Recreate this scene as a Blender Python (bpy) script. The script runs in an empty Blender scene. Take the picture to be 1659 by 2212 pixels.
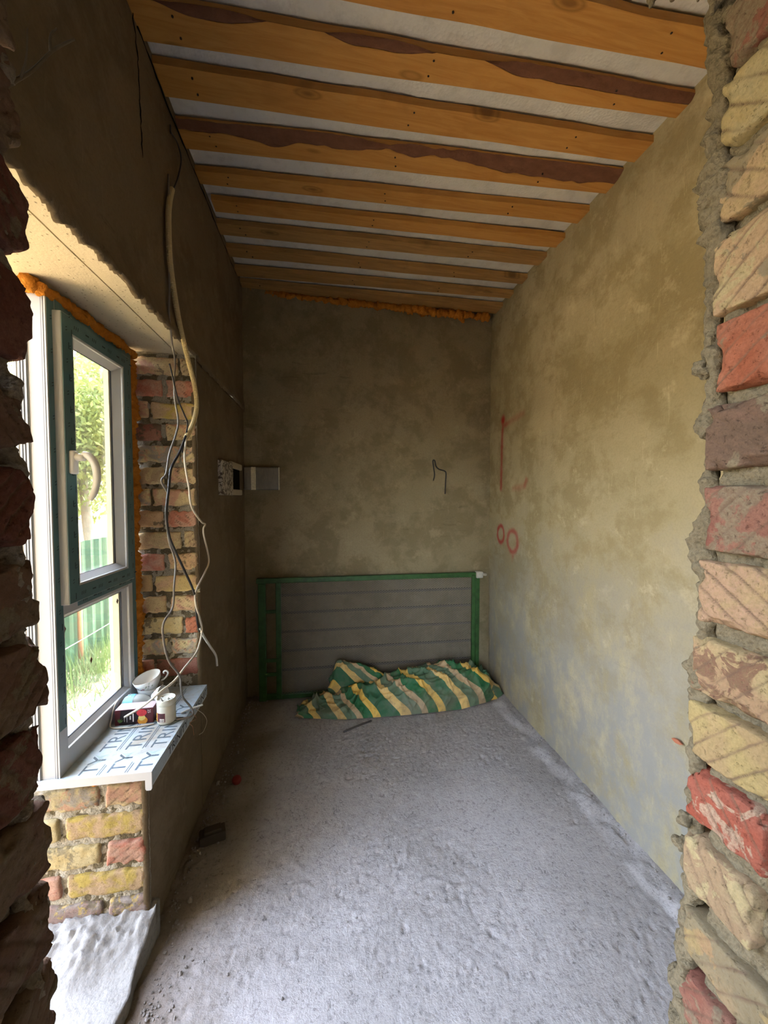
import bpy, bmesh, math, random
import numpy as np
from mathutils import Vector, Matrix, Euler

# ------------------------------------------------------------------ scene, camera, light
scene = bpy.context.scene
COL = scene.collection
R = math.radians

cam_d = bpy.data.cameras.new('camera')
cam = bpy.data.objects.new('camera', cam_d)
COL.objects.link(cam)
cam.location = (0.0, 0.0, 1.34)
cam.rotation_euler = (R(90 - 2.15), 0, R(-8.55))
cam_d.sensor_fit = 'HORIZONTAL'
cam_d.sensor_width = 36.0
cam_d.lens = 36.0 * 831.0 / 1659.0
cam_d.clip_start = 0.02
scene.camera = cam

vs = scene.view_settings
vs.view_transform = 'Standard'
vs.look = 'None'
vs.gamma = 1.0
vs.use_curve_mapping = False
vs.exposure = 4.82

world = bpy.data.worlds.new('sky')
scene.world = world
world.use_nodes = True
wn = world.node_tree.nodes
wn.clear()
w_out = wn.new('ShaderNodeOutputWorld')
w_bg = wn.new('ShaderNodeBackground')
w_sky = wn.new('ShaderNodeTexSky')
w_sky.sky_type = 'NISHITA'
w_sky.sun_disc = False
w_sky.sun_elevation = R(52)
w_sky.sun_rotation = R(20)
w_sky.air_density = 1.0
w_sky.dust_density = 4.0
w_sky.ozone_density = 1.0
w_bg.inputs['Strength'].default_value = 0.34
w_hs = wn.new('ShaderNodeHueSaturation')      # hazy, whitish summer sky
w_hs.inputs['Saturation'].default_value = 0.62
world.node_tree.links.new(w_sky.outputs[0], w_hs.inputs['Color'])
world.node_tree.links.new(w_hs.outputs[0], w_bg.inputs['Color'])
world.node_tree.links.new(w_bg.outputs[0], w_out.inputs['Surface'])

sun_d = bpy.data.lights.new('sun', 'SUN')
sun_d.energy = 2.6
sun_d.color = (1.0, 0.93, 0.80)
sun_d.angle = R(0.6)
sun = bpy.data.objects.new('sun', sun_d)
COL.objects.link(sun)
# travels towards -X (away from the facade), -Y and down
sun.rotation_euler = Vector((-0.30, -0.55, -0.82)).to_track_quat('-Z', 'Y').to_euler()

# sky portal in the window / balcony opening of the left wall
por_d = bpy.data.lights.new('opening_portal', 'AREA')
por_d.shape = 'RECTANGLE'
por_d.size = 1.95
por_d.size_y = 1.30
por_d.cycles.is_portal = True
por = bpy.data.objects.new('opening_portal', por_d)
COL.objects.link(por)
por.location = (-0.90, 1.03, 0.99)
por.rotation_euler = (0, R(-90), 0)

por2 = bpy.data.objects.new('added_hall_portal', por_d.copy())  # portal for the added, unseen hall opening that fills the back
por2.data.size = 1.1
por2.data.size_y = 1.3
COL.objects.link(por2)
por2.location = (-0.75, -2.76, 1.50)
por2.rotation_euler = (R(90), 0, R(180))

try:
    scene.cycles.max_bounces = 10
    scene.cycles.diffuse_bounces = 6
    scene.cycles.transparent_max_bounces = 16
    scene.cycles.transmission_bounces = 10
    scene.cycles.caustics_reflective = False
    scene.cycles.caustics_refractive = False
    scene.cycles.sample_clamp_indirect = 6.0
    scene.cycles.use_denoising = True
except Exception:
    pass

# ------------------------------------------------------------------ helpers
def _hash(i, j, k, seed):
    n = (i * 374761393 + j * 668265263 + k * 1274126177 + seed * 1442695041) & 0xFFFFFFFF
    n = ((n ^ (n >> 13)) * 1103515245) & 0xFFFFFFFF
    n = (n ^ (n >> 16)) & 0xFFFFFFFF
    return n.astype(np.float64) / 4294967295.0 * 2 - 1

def vn(P, scale, seed=0):
    """value noise in [-1,1] at the points P (n,3)"""
    P = np.asarray(P, float) * scale
    if P.shape[1] == 2:
        P = np.c_[P, np.zeros(len(P))]
    F = np.floor(P)
    I = F.astype(np.int64)
    f = P - F
    f = f * f * (3 - 2 * f)
    out = 0
    for dx in (0, 1):
        wx = f[:, 0] if dx else 1 - f[:, 0]
        for dy in (0, 1):
            wy = f[:, 1] if dy else 1 - f[:, 1]
            for dz in (0, 1):
                wz = f[:, 2] if dz else 1 - f[:, 2]
                out = out + wx * wy * wz * _hash(I[:, 0] + dx, I[:, 1] + dy, I[:, 2] + dz, seed)
    return out

def fbm(P, scale, seed=0, octaves=3):
    a, s, t = 1.0, scale, 0
    for o in range(octaves):
        t = t + a * vn(P, s, seed + o * 17)
        a *= 0.5
        s *= 2.1
    return t / 1.75

def sm(a, b, x):
    t = np.clip((x - a) / (b - a), 0, 1)
    return t * t * (3 - 2 * t)

def obj(name, verts, faces, mat=None, parent=None, smooth=False, loc=None, attr=None):
    me = bpy.data.meshes.new(name)
    me.from_pydata([tuple(map(float, v)) for v in verts], [], [tuple(map(int, f)) for f in faces])
    me.update()
    if smooth:
        me.polygons.foreach_set('use_smooth', [True] * len(me.polygons))
    if attr:
        for k, vals in attr.items():
            vals = np.asarray(vals, float)
            if vals.ndim == 1:
                a = me.attributes.new(k, 'FLOAT', 'POINT')
                a.data.foreach_set('value', vals)
            else:
                a = me.attributes.new(k, 'FLOAT_VECTOR', 'POINT')
                a.data.foreach_set('vector', vals.ravel())
    return link(name, me, mat, parent, loc)

def link(name, me, mat=None, parent=None, loc=None):
    o = bpy.data.objects.new(name, me)
    COL.objects.link(o)
    if mat is not None and not me.materials:
        me.materials.append(mat)
    if parent is not None:
        o.parent = parent
    if loc is not None:
        o.location = loc
    return o

def empty(name, loc=(0, 0, 0), rot=(0, 0, 0)):
    o = bpy.data.objects.new(name, None)
    COL.objects.link(o)
    o.location = loc
    o.rotation_euler = rot
    return o

def tag(o, label=None, cat=None, group=None, kind=None):
    if label: o['label'] = label
    if cat: o['category'] = cat
    if group: o['group'] = group
    if kind: o['kind'] = kind
    return o

class MB:
    """collects shapes, builds one mesh object"""
    def __init__(s):
        s.v = []; s.f = []
    def add(s, v, f):
        n = len(s.v)
        s.v += [tuple(map(float, p)) for p in v]
        s.f += [tuple(int(i) + n for i in q) for q in f]
    def box(s, x0, x1, y0, y1, z0, z1, b=0.0):
        if b <= 0:
            v = [(x, y, z) for x in (x0, x1) for y in (y0, y1) for z in (z0, z1)]
            s.add(v, [(0, 1, 3, 2), (4, 6, 7, 5), (0, 4, 5, 1), (2, 3, 7, 6), (0, 2, 6, 4), (1, 5, 7, 3)])
        else:
            bm = bmesh.new()
            bmesh.ops.create_cube(bm, size=1)
            for q in bm.verts:
                q.co = Vector(((x0 + x1) / 2 + q.co.x * (x1 - x0), (y0 + y1) / 2 + q.co.y * (y1 - y0), (z0 + z1) / 2 + q.co.z * (z1 - z0)))
            bmesh.ops.bevel(bm, geom=list(bm.edges), offset=b, segments=2, affect='EDGES', profile=0.5)
            bm.verts.ensure_lookup_table()
            for i, q in enumerate(bm.verts): q.index = i
            s.add([q.co for q in bm.verts], [[q.index for q in f.verts] for f in bm.faces])
            bm.free()
        return s
    def tube(s, pts, r, seg=8, smooth_n=0, cap=True, radii=None):
        pts = [np.array(p, float) for p in pts]
        if smooth_n:
            pts = catmull(pts, smooth_n)
        n = len(pts)
        rr = radii if radii is not None else [r] * n
        T = []
        for i in range(n):
            t = pts[min(i + 1, n - 1)] - pts[max(i - 1, 0)]
            T.append(t / (np.linalg.norm(t) + 1e-12))
        up = np.array([0, 0, 1.0]) if abs(T[0][2]) < 0.9 else np.array([1.0, 0, 0])
        N = np.cross(T[0], up); N /= np.linalg.norm(N)
        v = []
        for i in range(n):
            N = N - T[i] * (N @ T[i]); N /= (np.linalg.norm(N) + 1e-12)
            B = np.cross(T[i], N)
            for k in range(seg):
                a = 2 * math.pi * k / seg
                v.append(pts[i] + rr[i] * (math.cos(a) * N + math.sin(a) * B))
        f = []
        for i in range(n - 1):
            for k in range(seg):
                k2 = (k + 1) % seg
                f.append((i * seg + k, i * seg + k2, (i + 1) * seg + k2, (i + 1) * seg + k))
        if cap:
            f.append(tuple(range(seg - 1, -1, -1)))
            f.append(tuple((n - 1) * seg + k for k in range(seg)))
        s.add(v, f)
        return s
    def lathe(s, prof, seg=40, M=None):
        v = []; f = []
        for (r, z) in prof:
            for k in range(seg):
                a = 2 * math.pi * k / seg
                v.append((r * math.cos(a), r * math.sin(a), z))
        for i in range(len(prof) - 1):
            for k in range(seg):
                k2 = (k + 1) % seg
                f.append((i * seg + k, i * seg + k2, (i + 1) * seg + k2, (i + 1) * seg + k))
        if M is not None:
            v = [M @ Vector(p) for p in v]
        s.add(v, f)
        return s
    def build(s, name, mat=None, parent=None, smooth=False, loc=None):
        return obj(name, s.v, s.f, mat, parent, smooth, loc)

def catmull(pts, k):
    P = [2 * pts[0] - pts[1]] + list(pts) + [2 * pts[-1] - pts[-2]]
    out = []
    for i in range(1, len(P) - 2):
        p0, p1, p2, p3 = P[i - 1], P[i], P[i + 1], P[i + 2]
        for j in range(k):
            t = j / k
            out.append(0.5 * ((2 * p1) + (-p0 + p2) * t + (2 * p0 - 5 * p1 + 4 * p2 - p3) * t * t + (-p0 + 3 * p1 - 3 * p2 + p3) * t ** 3))
    out.append(pts[-1])
    return out

def grid(us, vs_):
    """index faces for a grid of len(us) x len(vs_) points (u major)"""
    nu, nv = len(us), len(vs_)
    a = np.arange(nu * nv).reshape(nu, nv)
    return np.c_[a[:-1, :-1].ravel(), a[1:, :-1].ravel(), a[1:, 1:].ravel(), a[:-1, 1:].ravel()]

def mgrid(us, vs_):
    U, V = np.meshgrid(us, vs_, indexing='ij')
    return U.ravel(), V.ravel()

# ------------------------------------------------------------------ materials
class NT:
    def __init__(s, name):
        s.m = bpy.data.materials.new(name)
        s.m.use_nodes = True
        s.t = s.m.node_tree
        s.t.nodes.clear()
        s.out = s.t.nodes.new('ShaderNodeOutputMaterial')
        s.b = s.t.nodes.new('ShaderNodeBsdfPrincipled')
        s.t.links.new(s.b.outputs[0], s.out.inputs[0])
        s.co = None
    def n(s, kind, **kw):
        q = s.t.nodes.new(kind)
        for k, v in kw.items(): setattr(q, k, v)
        return q
    def l(s, a, b): s.t.links.new(a, b)
    def coord(s):
        if s.co is None:
            s.co = s.n('ShaderNodeTexCoord').outputs['Object']
        return s.co
    def mapped(s, scale=(1, 1, 1), rot=(0, 0, 0), rnd=False):
        m = s.n('ShaderNodeMapping')
        m.inputs['Scale'].default_value = scale
        m.inputs['Rotation'].default_value = rot
        s.l(s.coord(), m.inputs['Vector'])
        if rnd:
            oi = s.n('ShaderNodeObjectInfo')
            mu = s.n('ShaderNodeMath', operation='MULTIPLY')
            s.l(oi.outputs['Random'], mu.inputs[0]); mu.inputs[1].default_value = 37.0
            s.l(mu.outputs[0], m.inputs['Location'])
        return m.outputs[0]
    def noise(s, scale, detail=4, rough=0.55, vec=None, dist=0.0):
        q = s.n('ShaderNodeTexNoise')
        q.inputs['Scale'].default_value = scale
        q.inputs['Detail'].default_value = detail
        q.inputs['Roughness'].default_value = rough
        q.inputs['Distortion'].default_value = dist
        s.l(vec if vec is not None else s.coord(), q.inputs['Vector'])
        return q.outputs['Fac']
    def voro(s, scale, vec=None, feature='F1'):
        q = s.n('ShaderNodeTexVoronoi', feature=feature)
        q.inputs['Scale'].default_value = scale
        s.l(vec if vec is not None else s.coord(), q.inputs['Vector'])
        return q.outputs['Distance']
    def ramp(s, fac, stops, interp='LINEAR'):
        q = s.n('ShaderNodeValToRGB')
        cr = q.color_ramp
        cr.interpolation = interp
        while len(cr.elements) > 1: cr.elements.remove(cr.elements[-1])
        for i, (p, c) in enumerate(stops):
            e = cr.elements[0] if i == 0 else cr.elements.new(p)
            e.position = p
            if isinstance(c, (int, float)): c = (c, c, c)
            e.color = (c[0], c[1], c[2], 1)
        s.l(fac, q.inputs[0])
        return q.outputs[0]
    def mix(s, fac, a, b, mode='MIX'):
        q = s.n('ShaderNodeMix', data_type='RGBA', blend_type=mode)
        for sock, val in ((q.inputs['Factor'], fac), (q.inputs['A'], a), (q.inputs['B'], b)): pass
        fs = [i for i in q.inputs if i.name == 'Factor' and i.type == 'VALUE'][0]
        as_ = [i for i in q.inputs if i.name == 'A' and i.type == 'RGBA'][0]
        bs = [i for i in q.inputs if i.name == 'B' and i.type == 'RGBA'][0]
        for sock, val in ((fs, fac), (as_, a), (bs, b)):
            if isinstance(val, (int, float)):
                sock.default_value = val if sock is fs else (val, val, val, 1)
            elif isinstance(val, tuple):
                sock.default_value = (val[0], val[1], val[2], 1)
            else:
                s.l(val, sock)
        return [o for o in q.outputs if o.type == 'RGBA'][0]
    def math(s, op, a, b=None):
        q = s.n('ShaderNodeMath', operation=op)
        for i, v in ((0, a), (1, b)):
            if v is None: continue
            if isinstance(v, (int, float)): q.inputs[i].default_value = v
            else: s.l(v, q.inputs[i])
        return q.outputs[0]
    def attr(s, name):
        q = s.n('ShaderNodeAttribute'); q.attribute_name = name
        return q
    def col(s, c):
        if isinstance(c, tuple): s.b.inputs['Base Color'].default_value = (c[0], c[1], c[2], 1)
        else: s.l(c, s.b.inputs['Base Color'])
        return s
    def rough(s, r, spec=None, metal=None):
        if isinstance(r, (int, float)): s.b.inputs['Roughness'].default_value = r
        else: s.l(r, s.b.inputs['Roughness'])
        if spec is not None: s.b.inputs['Specular IOR Level'].default_value = spec
        if metal is not None: s.b.inputs['Metallic'].default_value = metal
        return s
    def bump(s, h, strength=0.5, dist=0.01):
        q = s.n('ShaderNodeBump')
        q.inputs['Strength'].default_value = strength
        q.inputs['Distance'].default_value = dist
        s.l(h, q.inputs['Height'])
        prev = s.b.inputs['Normal']
        if prev.is_linked:
            s.l(prev.links[0].from_socket, q.inputs['Normal'])
        s.l(q.outputs[0], prev)
        return s

def plain(name, c, rough=0.6, spec=0.3, metal=0.0, var=0.12, scale=25):
    t = NT(name)
    n = t.noise(scale, 4)
    t.col(t.mix(n, tuple(x * (1 - var) for x in c), tuple(min(1, x * (1 + var)) for x in c)))
    return t.rough(rough, spec, metal).m

def plaster(name, ca, cb, cc, paint=False, bump=0.4, off=0.0, low=None):
    """cloudy cement render: damp and dry patches, thin trowel scrapes"""
    t = NT(name)
    v = t.mapped((1, 1, 1), (off, 0.3, 0.1 + off))
    n1 = t.noise(1.3, 7, 0.62, v, 0.1)
    n2 = t.noise(4.5, 8, 0.70, v, 0.15)
    n3 = t.noise(130, 3, 0.6)
    c = t.mix(t.ramp(n1, [(0.36, 0), (0.62, 1)]), ca, cb)
    c = t.mix(t.ramp(n2, [(0.46, 0), (0.57, 0.62)]), c, cc)
    v7 = t.mapped((5.0, 5.0, 0.35))
    n7 = t.noise(9.0, 3, 0.5, v7)
    c = t.mix(t.ramp(n7, [(0.665, 0), (0.68, 0.28), (0.695, 0)]), c, tuple(min(1, x * 1.5) for x in cb))
    n5 = t.noise(8.0, 8, 0.72, v, 0.1)
    c = t.mix(t.ramp(n5, [(0.57, 0), (0.66, 0.5)]), c, tuple(min(1, x * 1.22) for x in cb))
    # thin scrapes of the trowel, slanting
    v2 = t.mapped((1.0, 1.6, 7.0), (0.85, 0.2, 0.0))
    n4 = t.noise(5.0, 5, 0.7, v2, 0.6)
    gate = t.ramp(t.noise(1.1, 2, 0.5, v), [(0.48, 0), (0.62, 1)])
    c = t.mix(t.math('MULTIPLY', t.ramp(n4, [(0.60, 0), (0.64, 0.5), (0.70, 0)]), gate), c, tuple(x * 0.45 for x in ca))
    c = t.mix(t.ramp(n3, [(0.33, 0.2), (0.55, 0)]), c, tuple(x * 0.55 for x in ca))
    if low:   # greyer tone towards the floor with a ragged outline
        sp_ = t.n('ShaderNodeSeparateXYZ'); t.l(t.coord(), sp_.inputs[0])
        zz = t.math('ADD', sp_.outputs['Z'], t.math('MULTIPLY', t.math('SUBTRACT', n2, 0.5), 1.3))
        n6 = t.noise(5.5, 7, 0.72, t.mapped((1, 1, 0.55), (0.3, 0, 0)), 0.1)
        c = t.mix(t.math('MULTIPLY', t.ramp(t.math('MULTIPLY', zz, 0.5), [(0.20, 0.9), (0.62, 0)]), t.ramp(n6, [(0.40, 0.15), (0.56, 1)])), c, low)
    if paint:
        a = t.attr('paint').outputs['Fac']
        c = t.mix(a, c, (0.33, 0.03, 0.028))
    t.col(c).rough(0.93, 0.1)
    t.bump(n2, bump * 0.7, 0.014)
    t.bump(n5, bump * 0.5, 0.008)
    t.bump(n4, bump * 0.35, 0.005)
    t.bump(n3, bump * 0.5, 0.002)
    return t.m

def mortar_mat(name, ca=(0.115, 0.093, 0.058), cb=(0.175, 0.145, 0.096)):
    t = NT(name)
    n1 = t.noise(14, 5, 0.6)
    n2 = t.noise(220, 3, 0.65)
    v = t.voro(160)
    c = t.mix(n1, ca, cb)
    c = t.mix(t.ramp(n2, [(0.3, 0.6), (0.55, 0)]), c, tuple(x * 0.45 for x in ca))
    t.col(c).rough(0.95, 0.05)
    t.bump(n2, 0.8, 0.004)
    t.bump(v, 0.5, 0.003)
    return t.m

def brick_mat(name, c1, c2, c3=None, smear=0.0, scale=16, dark=0.5, k=0.82):
    """two fired-clay tones in blotches, pits, optional grey mortar smears"""
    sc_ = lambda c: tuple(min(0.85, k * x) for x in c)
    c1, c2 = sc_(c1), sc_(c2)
    if c3: c3 = sc_(c3)
    t = NT(name)
    v = t.mapped((1, 1, 1), rnd=True)
    n1 = t.noise(scale, 5, 0.55, v, 0.5)
    n2 = t.noise(190, 3, 0.6, v)
    n3 = t.noise(scale * 2.2, 4, 0.6, v, 1.0)
    c = t.mix(t.ramp(n1, [(0.42, 0), (0.56, 1)]), c1, c2)
    if c3:
        c = t.mix(t.ramp(n3, [(0.53, 0), (0.57, 1)]), c, c3)
    if smear > 0:
        n4 = t.noise(22, 5, 0.6, v, 0.3)
        c = t.mix(t.ramp(n4, [(0.64 - 0.2 * smear, 0), (0.67 - 0.2 * smear, 0.9)]), c, (0.15, 0.125, 0.082))
    pits = t.noise(150, 4, 0.75, v, 0.3)
    c = t.mix(t.ramp(pits, [(0.33, dark), (0.39, 0)]), c, tuple(x * 0.2 for x in c1))
    grain = t.noise(420, 3, 0.7, v)
    c = t.mix(t.ramp(grain, [(0.40, 0.3), (0.6, 0)]), c, tuple(x * 0.6 for x in c1))
    c = t.mix(t.ramp(t.noise(scale * 1.4, 5, 0.7, v), [(0.55, 0), (0.7, 0.35)]), c, tuple(min(0.9, x * 1.3) for x in c2))
    c = t.mix(t.ramp(n2, [(0.3, 0.35), (0.55, 0)]), c, tuple(x * 0.5 for x in c1))
    c = t.mix(t.math('MULTIPLY', t.attr('groove').outputs['Fac'], 0.9), c, (0.10, 0.065, 0.045))
    t.col(c).rough(0.92, 0.08)
    t.bump(n2, 0.5, 0.0025)
    t.bump(t.ramp(pits, [(0.33, 0), (0.42, 1)]), 0.6, 0.002)
    t.bump(grain, 0.4, 0.001)
    return t.m

CREAM = (0.62, 0.50, 0.27); YEL = (0.60, 0.44, 0.16); PINK = (0.56, 0.32, 0.22); RED = (0.50, 0.12, 0.07)
BROWN = (0.22, 0.13, 0.09); TAN = (0.48, 0.36, 0.22); PEACH = (0.62, 0.42, 0.24); GREY = (0.33, 0.29, 0.26)

def palette(pre, k):
    return dict(
    pale=brick_mat(pre + 'brick_pale_yellow', (0.64, 0.53, 0.30), (0.60, 0.46, 0.22), None, 0.2, k=k),
    smeared=brick_mat(pre + 'brick_smeared', (0.60, 0.44, 0.22), PEACH, None, 0.75, k=k),
    peach=brick_mat(pre + 'brick_peach', PEACH, (0.60, 0.40, 0.24), CREAM, 0.3, k=k),
    red=brick_mat(pre + 'brick_red', (0.46, 0.15, 0.08), (0.50, 0.20, 0.12), None, 0.05, k=k),
    brown=brick_mat(pre + 'brick_brown', (0.22, 0.145, 0.10), (0.28, 0.17, 0.12), None, 0.35, k=k),
    brownred=brick_mat(pre + 'brick_brown_red', (0.34, 0.14, 0.10), (0.40, 0.20, 0.14), None, 0.75, k=k),
    pinkyel=brick_mat(pre + 'brick_pink_yellow', (0.62, 0.48, 0.22), (0.60, 0.38, 0.25), None, 0.0, 10, k=k),
    yelbrown=brick_mat(pre + 'brick_yellow_brown', (0.60, 0.46, 0.24), (0.52, 0.33, 0.20), (0.28, 0.15, 0.10), 0.0, 14, k=k),
    yellow=brick_mat(pre + 'brick_yellow', (0.58, 0.44, 0.20), (0.54, 0.38, 0.20), None, 0.0, k=k),
    redcream=brick_mat(pre + 'brick_red_cream', (0.48, 0.13, 0.08), (0.46, 0.16, 0.11), (0.62, 0.45, 0.32), 0.0, 11, k=k),
    tan=brick_mat(pre + 'brick_tan', (0.54, 0.41, 0.24), (0.48, 0.33, 0.20), CREAM, 0.0, k=k),
    muddy=brick_mat(pre + 'brick_muddy', (0.50, 0.37, 0.18), (0.50, 0.32, 0.18), None, 1.2, k=k),
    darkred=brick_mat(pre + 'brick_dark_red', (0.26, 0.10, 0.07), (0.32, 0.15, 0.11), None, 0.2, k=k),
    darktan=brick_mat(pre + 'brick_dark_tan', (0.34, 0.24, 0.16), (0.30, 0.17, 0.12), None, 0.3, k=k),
    pinkcream=brick_mat(pre + 'brick_pink_cream', PINK, CREAM, None, 0.1, 20, k=k),
    creamgrey=brick_mat(pre + 'brick_cream_grey', CREAM, GREY, PINK, 0.1, 18, k=k),
    mustard=brick_mat(pre + 'brick_mustard', (0.56, 0.42, 0.12), (0.58, 0.40, 0.26), None, 0.0, 22, k=k),
    rose=brick_mat(pre + 'brick_rose', (0.55, 0.22, 0.15), (0.58, 0.36, 0.26), None, 0.0, 20, k=k),
    dusty=brick_mat(pre + 'brick_dusty', (0.42, 0.36, 0.32), (0.42, 0.28, 0.24), YEL, 0.3, 20, k=k),
)
BR = palette('jamb_', 0.44)       # doorway bricks, colour dimmed to offset the strong daylight there
BS = palette('sill_', 0.60)       # bricks under the sill, colour dimmed against the bright opening
BV = palette('reveal_', 1.05)     # reveal bricks, colour lifted to paint in the daylight they catch
M_MORTAR = mortar_mat('mortar_grey')
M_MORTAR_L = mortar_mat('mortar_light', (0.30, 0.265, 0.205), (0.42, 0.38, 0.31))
M_MORTAR_D = mortar_mat('mortar_dark', (0.17, 0.14, 0.11), (0.25, 0.21, 0.17))

def wood_mat(name, ca, cb, cd, rough=0.55):
    t = NT(name)
    v = t.mapped((0.9, 11, 11), rnd=True)
    n1 = t.noise(3.2, 6, 0.6, v, 1.8)
    v2 = t.mapped((2.2, 2.2, 2.2), rnd=True)
    n2 = t.noise(1.8, 4, 0.6, v2, 0.5)
    c = t.mix(t.ramp(n1, [(0.35, 0), (0.65, 1)]), ca, cb)
    c = t.mix(t.ramp(n2, [(0.56, 0), (0.78, 0.75)]), c, cd)
    # knots
    vk = t.mapped((2.6, 7.0, 2.0), rnd=True)
    k = t.voro(1.0, vk)
    c = t.mix(t.ramp(k, [(0.05, 0.85), (0.085, 0.25), (0.11, 0.6), (0.14, 0)]), c, tuple(x * 0.45 for x in ca))
    t.col(c).rough(rough, 0.25)
    t.bump(n1, 0.25, 0.003)
    return t.m

# ------------------------------------------------------------------ generic grids / bricks
def brick_mesh(name, lx, ly, lz, seg, rnd_r, amp, seed, groove=None, chip=0.0):
    """rounded, uneven brick centred at the origin.
    groove = (normal axis, sign, angle, spacing, depth): scored lines on one face"""
    bm = bmesh.new()
    vid = {}
    L = (lx, ly, lz)
    def vert(i, j, k):
        key = (i, j, k)
        if key not in vid:
            vid[key] = bm.verts.new((-lx / 2 + lx * i / seg[0], -ly / 2 + ly * j / seg[1], -lz / 2 + lz * k / seg[2]))
        return vid[key]
    nx, ny, nz = seg
    for j in range(ny):
        for k in range(nz):
            for i, o in ((0, 1), (nx, 0)):
                q = [vert(i, j, k), vert(i, j + 1, k), vert(i, j + 1, k + 1), vert(i, j, k + 1)]
                bm.faces.new(q[::-1] if o else q)
    for i in range(nx):
        for k in range(nz):
            for j, o in ((0, 0), (ny, 1)):
                q = [vert(i, j, k), vert(i + 1, j, k), vert(i + 1, j, k + 1), vert(i, j, k + 1)]
                bm.faces.new(q[::-1] if o else q)
    for i in range(nx):
        for j in range(ny):
            for k, o in ((0, 1), (nz, 0)):
                q = [vert(i, j, k), vert(i + 1, j, k), vert(i + 1, j + 1, k), vert(i, j + 1, k)]
                bm.faces.new(q[::-1] if o else q)
    P = np.array([v.co[:] for v in bm.verts])
    H = np.array(L) / 2
    ins = np.clip(P, -(H - rnd_r), H - rnd_r)
    d = P - ins
    ln = np.linalg.norm(d, axis=1, keepdims=True)
    Q = ins + np.where(ln > 1e-9, d / np.maximum(ln, 1e-9) * rnd_r, 0)
    off = np.array([seed * 1.37, seed * 2.11, seed * 0.73])
    for ax in range(3):
        Q[:, ax] += amp * (fbm(P + off, 28, seed + ax, 3) + 0.5 * vn(P + off, 170, seed + 9 + ax))
    if chip > 0:  # eroded corners
        e = np.sort(H - np.abs(P), axis=1)
        near = 1 - sm(0.0, 0.014, e[:, 1])
        k = near * chip * np.clip(vn(P + off, 55, seed + 31) + 0.25, 0, 1)
        Q -= np.sign(P) * (k[:, None]) * (H - np.abs(P) < 0.012)
    if groove:
        ax, sg, ang, sp, dep = groove
        u, w = [a for a in range(3) if a != ax]
        face = np.abs(P[:, ax] - sg * H[ax]) < 1e-6
        s = (P[:, u] * math.cos(ang) + P[:, w] * math.sin(ang)) / sp + seed * 0.37
        s = s + 0.05 * vn(P + off, 30, seed + 51)
        fr = np.abs(s - np.round(s)) * sp
        g = np.exp(-(fr / 0.0013) ** 2) * (0.35 + 0.65 * np.clip(vn(P + off, 40, seed + 61) + 0.7, 0, 1))
        Q[face, ax] -= sg * dep * g[face]
        gro = np.where(face, g, 0.0)
    else:
        gro = np.zeros(len(P))
    me = bpy.data.meshes.new(name)
    for v, q in zip(bm.verts, Q): v.co = q
    bm.to_mesh(me)
    bm.free()
    at = me.attributes.new('groove', 'FLOAT', 'POINT'); at.data.foreach_set('value', gro)
    me.polygons.foreach_set('use_smooth', [True] * len(me.polygons))
    return me

# =================================================================== STRUCTURE
XL, XR, YB, ZF = -0.515, 1.135, 2.56, 0.04
def zceil(x): return 2.655 - 0.0456 * (x + 0.515)

# ---------------- floor
def floor_h(X, Y):
    P = np.c_[X, Y, np.zeros_like(X)]
    h = 0.006 * fbm(P, 2.0, 3, 3)
    rough = sm(-0.25, 0.45, vn(P, 2.6, 8) + 0.5 * vn(P, 8, 18))
    A = np.c_[X * 0.75 + Y * 0.66, X * -0.66 + Y * 0.75, np.zeros_like(X)]      # along the trowel strokes
    B = A * np.array([1.0, 2.0, 1.0])
    h += (0.0005 + 0.0023 * rough) * fbm(B, 55, 5, 3)
    h -= (0.0008 + 0.0040 * rough) * sm(0.30, 0.62, fbm(P, 58, 6, 2))            # pits
    h += 0.0035 * np.clip(1 - np.abs(vn(A * np.array([1, 5, 1.]), 3.2, 7)) * 14, 0, 1) * sm(0.0, 0.4, vn(P, 3, 9))
    # banked up along the right wall, rubble along the left wall
    h += 0.022 * sm(0.09, 0.0, XR - X + 0.03 * vn(P, 9, 12)) + 0.007 * sm(0.03, 0, np.abs(XR - 0.06 - X + 0.02 * vn(P, 5, 14)) - 0.01) * (0.5 + vn(P, 20, 16))
    h += 0.012 * sm(0.14, 0.02, X - XL + 0.05 * vn(P, 7, 13)) * (0.6 + 0.8 * np.abs(vn(P, 45, 15)))
    return h

M_FLOOR = NT('rough_cement_floor')
t = M_FLOOR
fn1 = t.noise(2.2, 5, 0.6, None, 0.4)
fn2 = t.noise(90, 5, 0.72)
fn3 = t.noise(24, 4, 0.6)
c = t.mix(t.ramp(fn1, [(0.36, 0), (0.64, 1)]), (0.33, 0.308, 0.30), (0.41, 0.385, 0.378))
c = t.mix(t.math('MULTIPLY', t.ramp(fn2, [(0.36, 0.8), (0.48, 0)]), t.ramp(fn3, [(0.38, 1), (0.58, 0.25)])), c, (0.13, 0.12, 0.118))
c = t.mix(t.ramp(fn3, [(0.56, 0), (0.72, 0.4)]), c, (0.50, 0.47, 0.46))
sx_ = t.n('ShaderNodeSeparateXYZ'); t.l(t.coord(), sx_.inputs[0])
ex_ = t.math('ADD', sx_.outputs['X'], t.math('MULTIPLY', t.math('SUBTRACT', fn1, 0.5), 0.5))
c = t.mix(t.ramp(t.math('ADD', ex_, 0.55), [(0.06, 0.8), (0.32, 0)]), c, (0.15, 0.11, 0.07))  # brown dirt by the left wall, widened to paint in the shaded strip
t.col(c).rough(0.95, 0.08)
t.bump(fn2, 0.8, 0.006)
t.bump(fn3, 0.25, 0.005)
M_FLOOR = t.m

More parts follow.
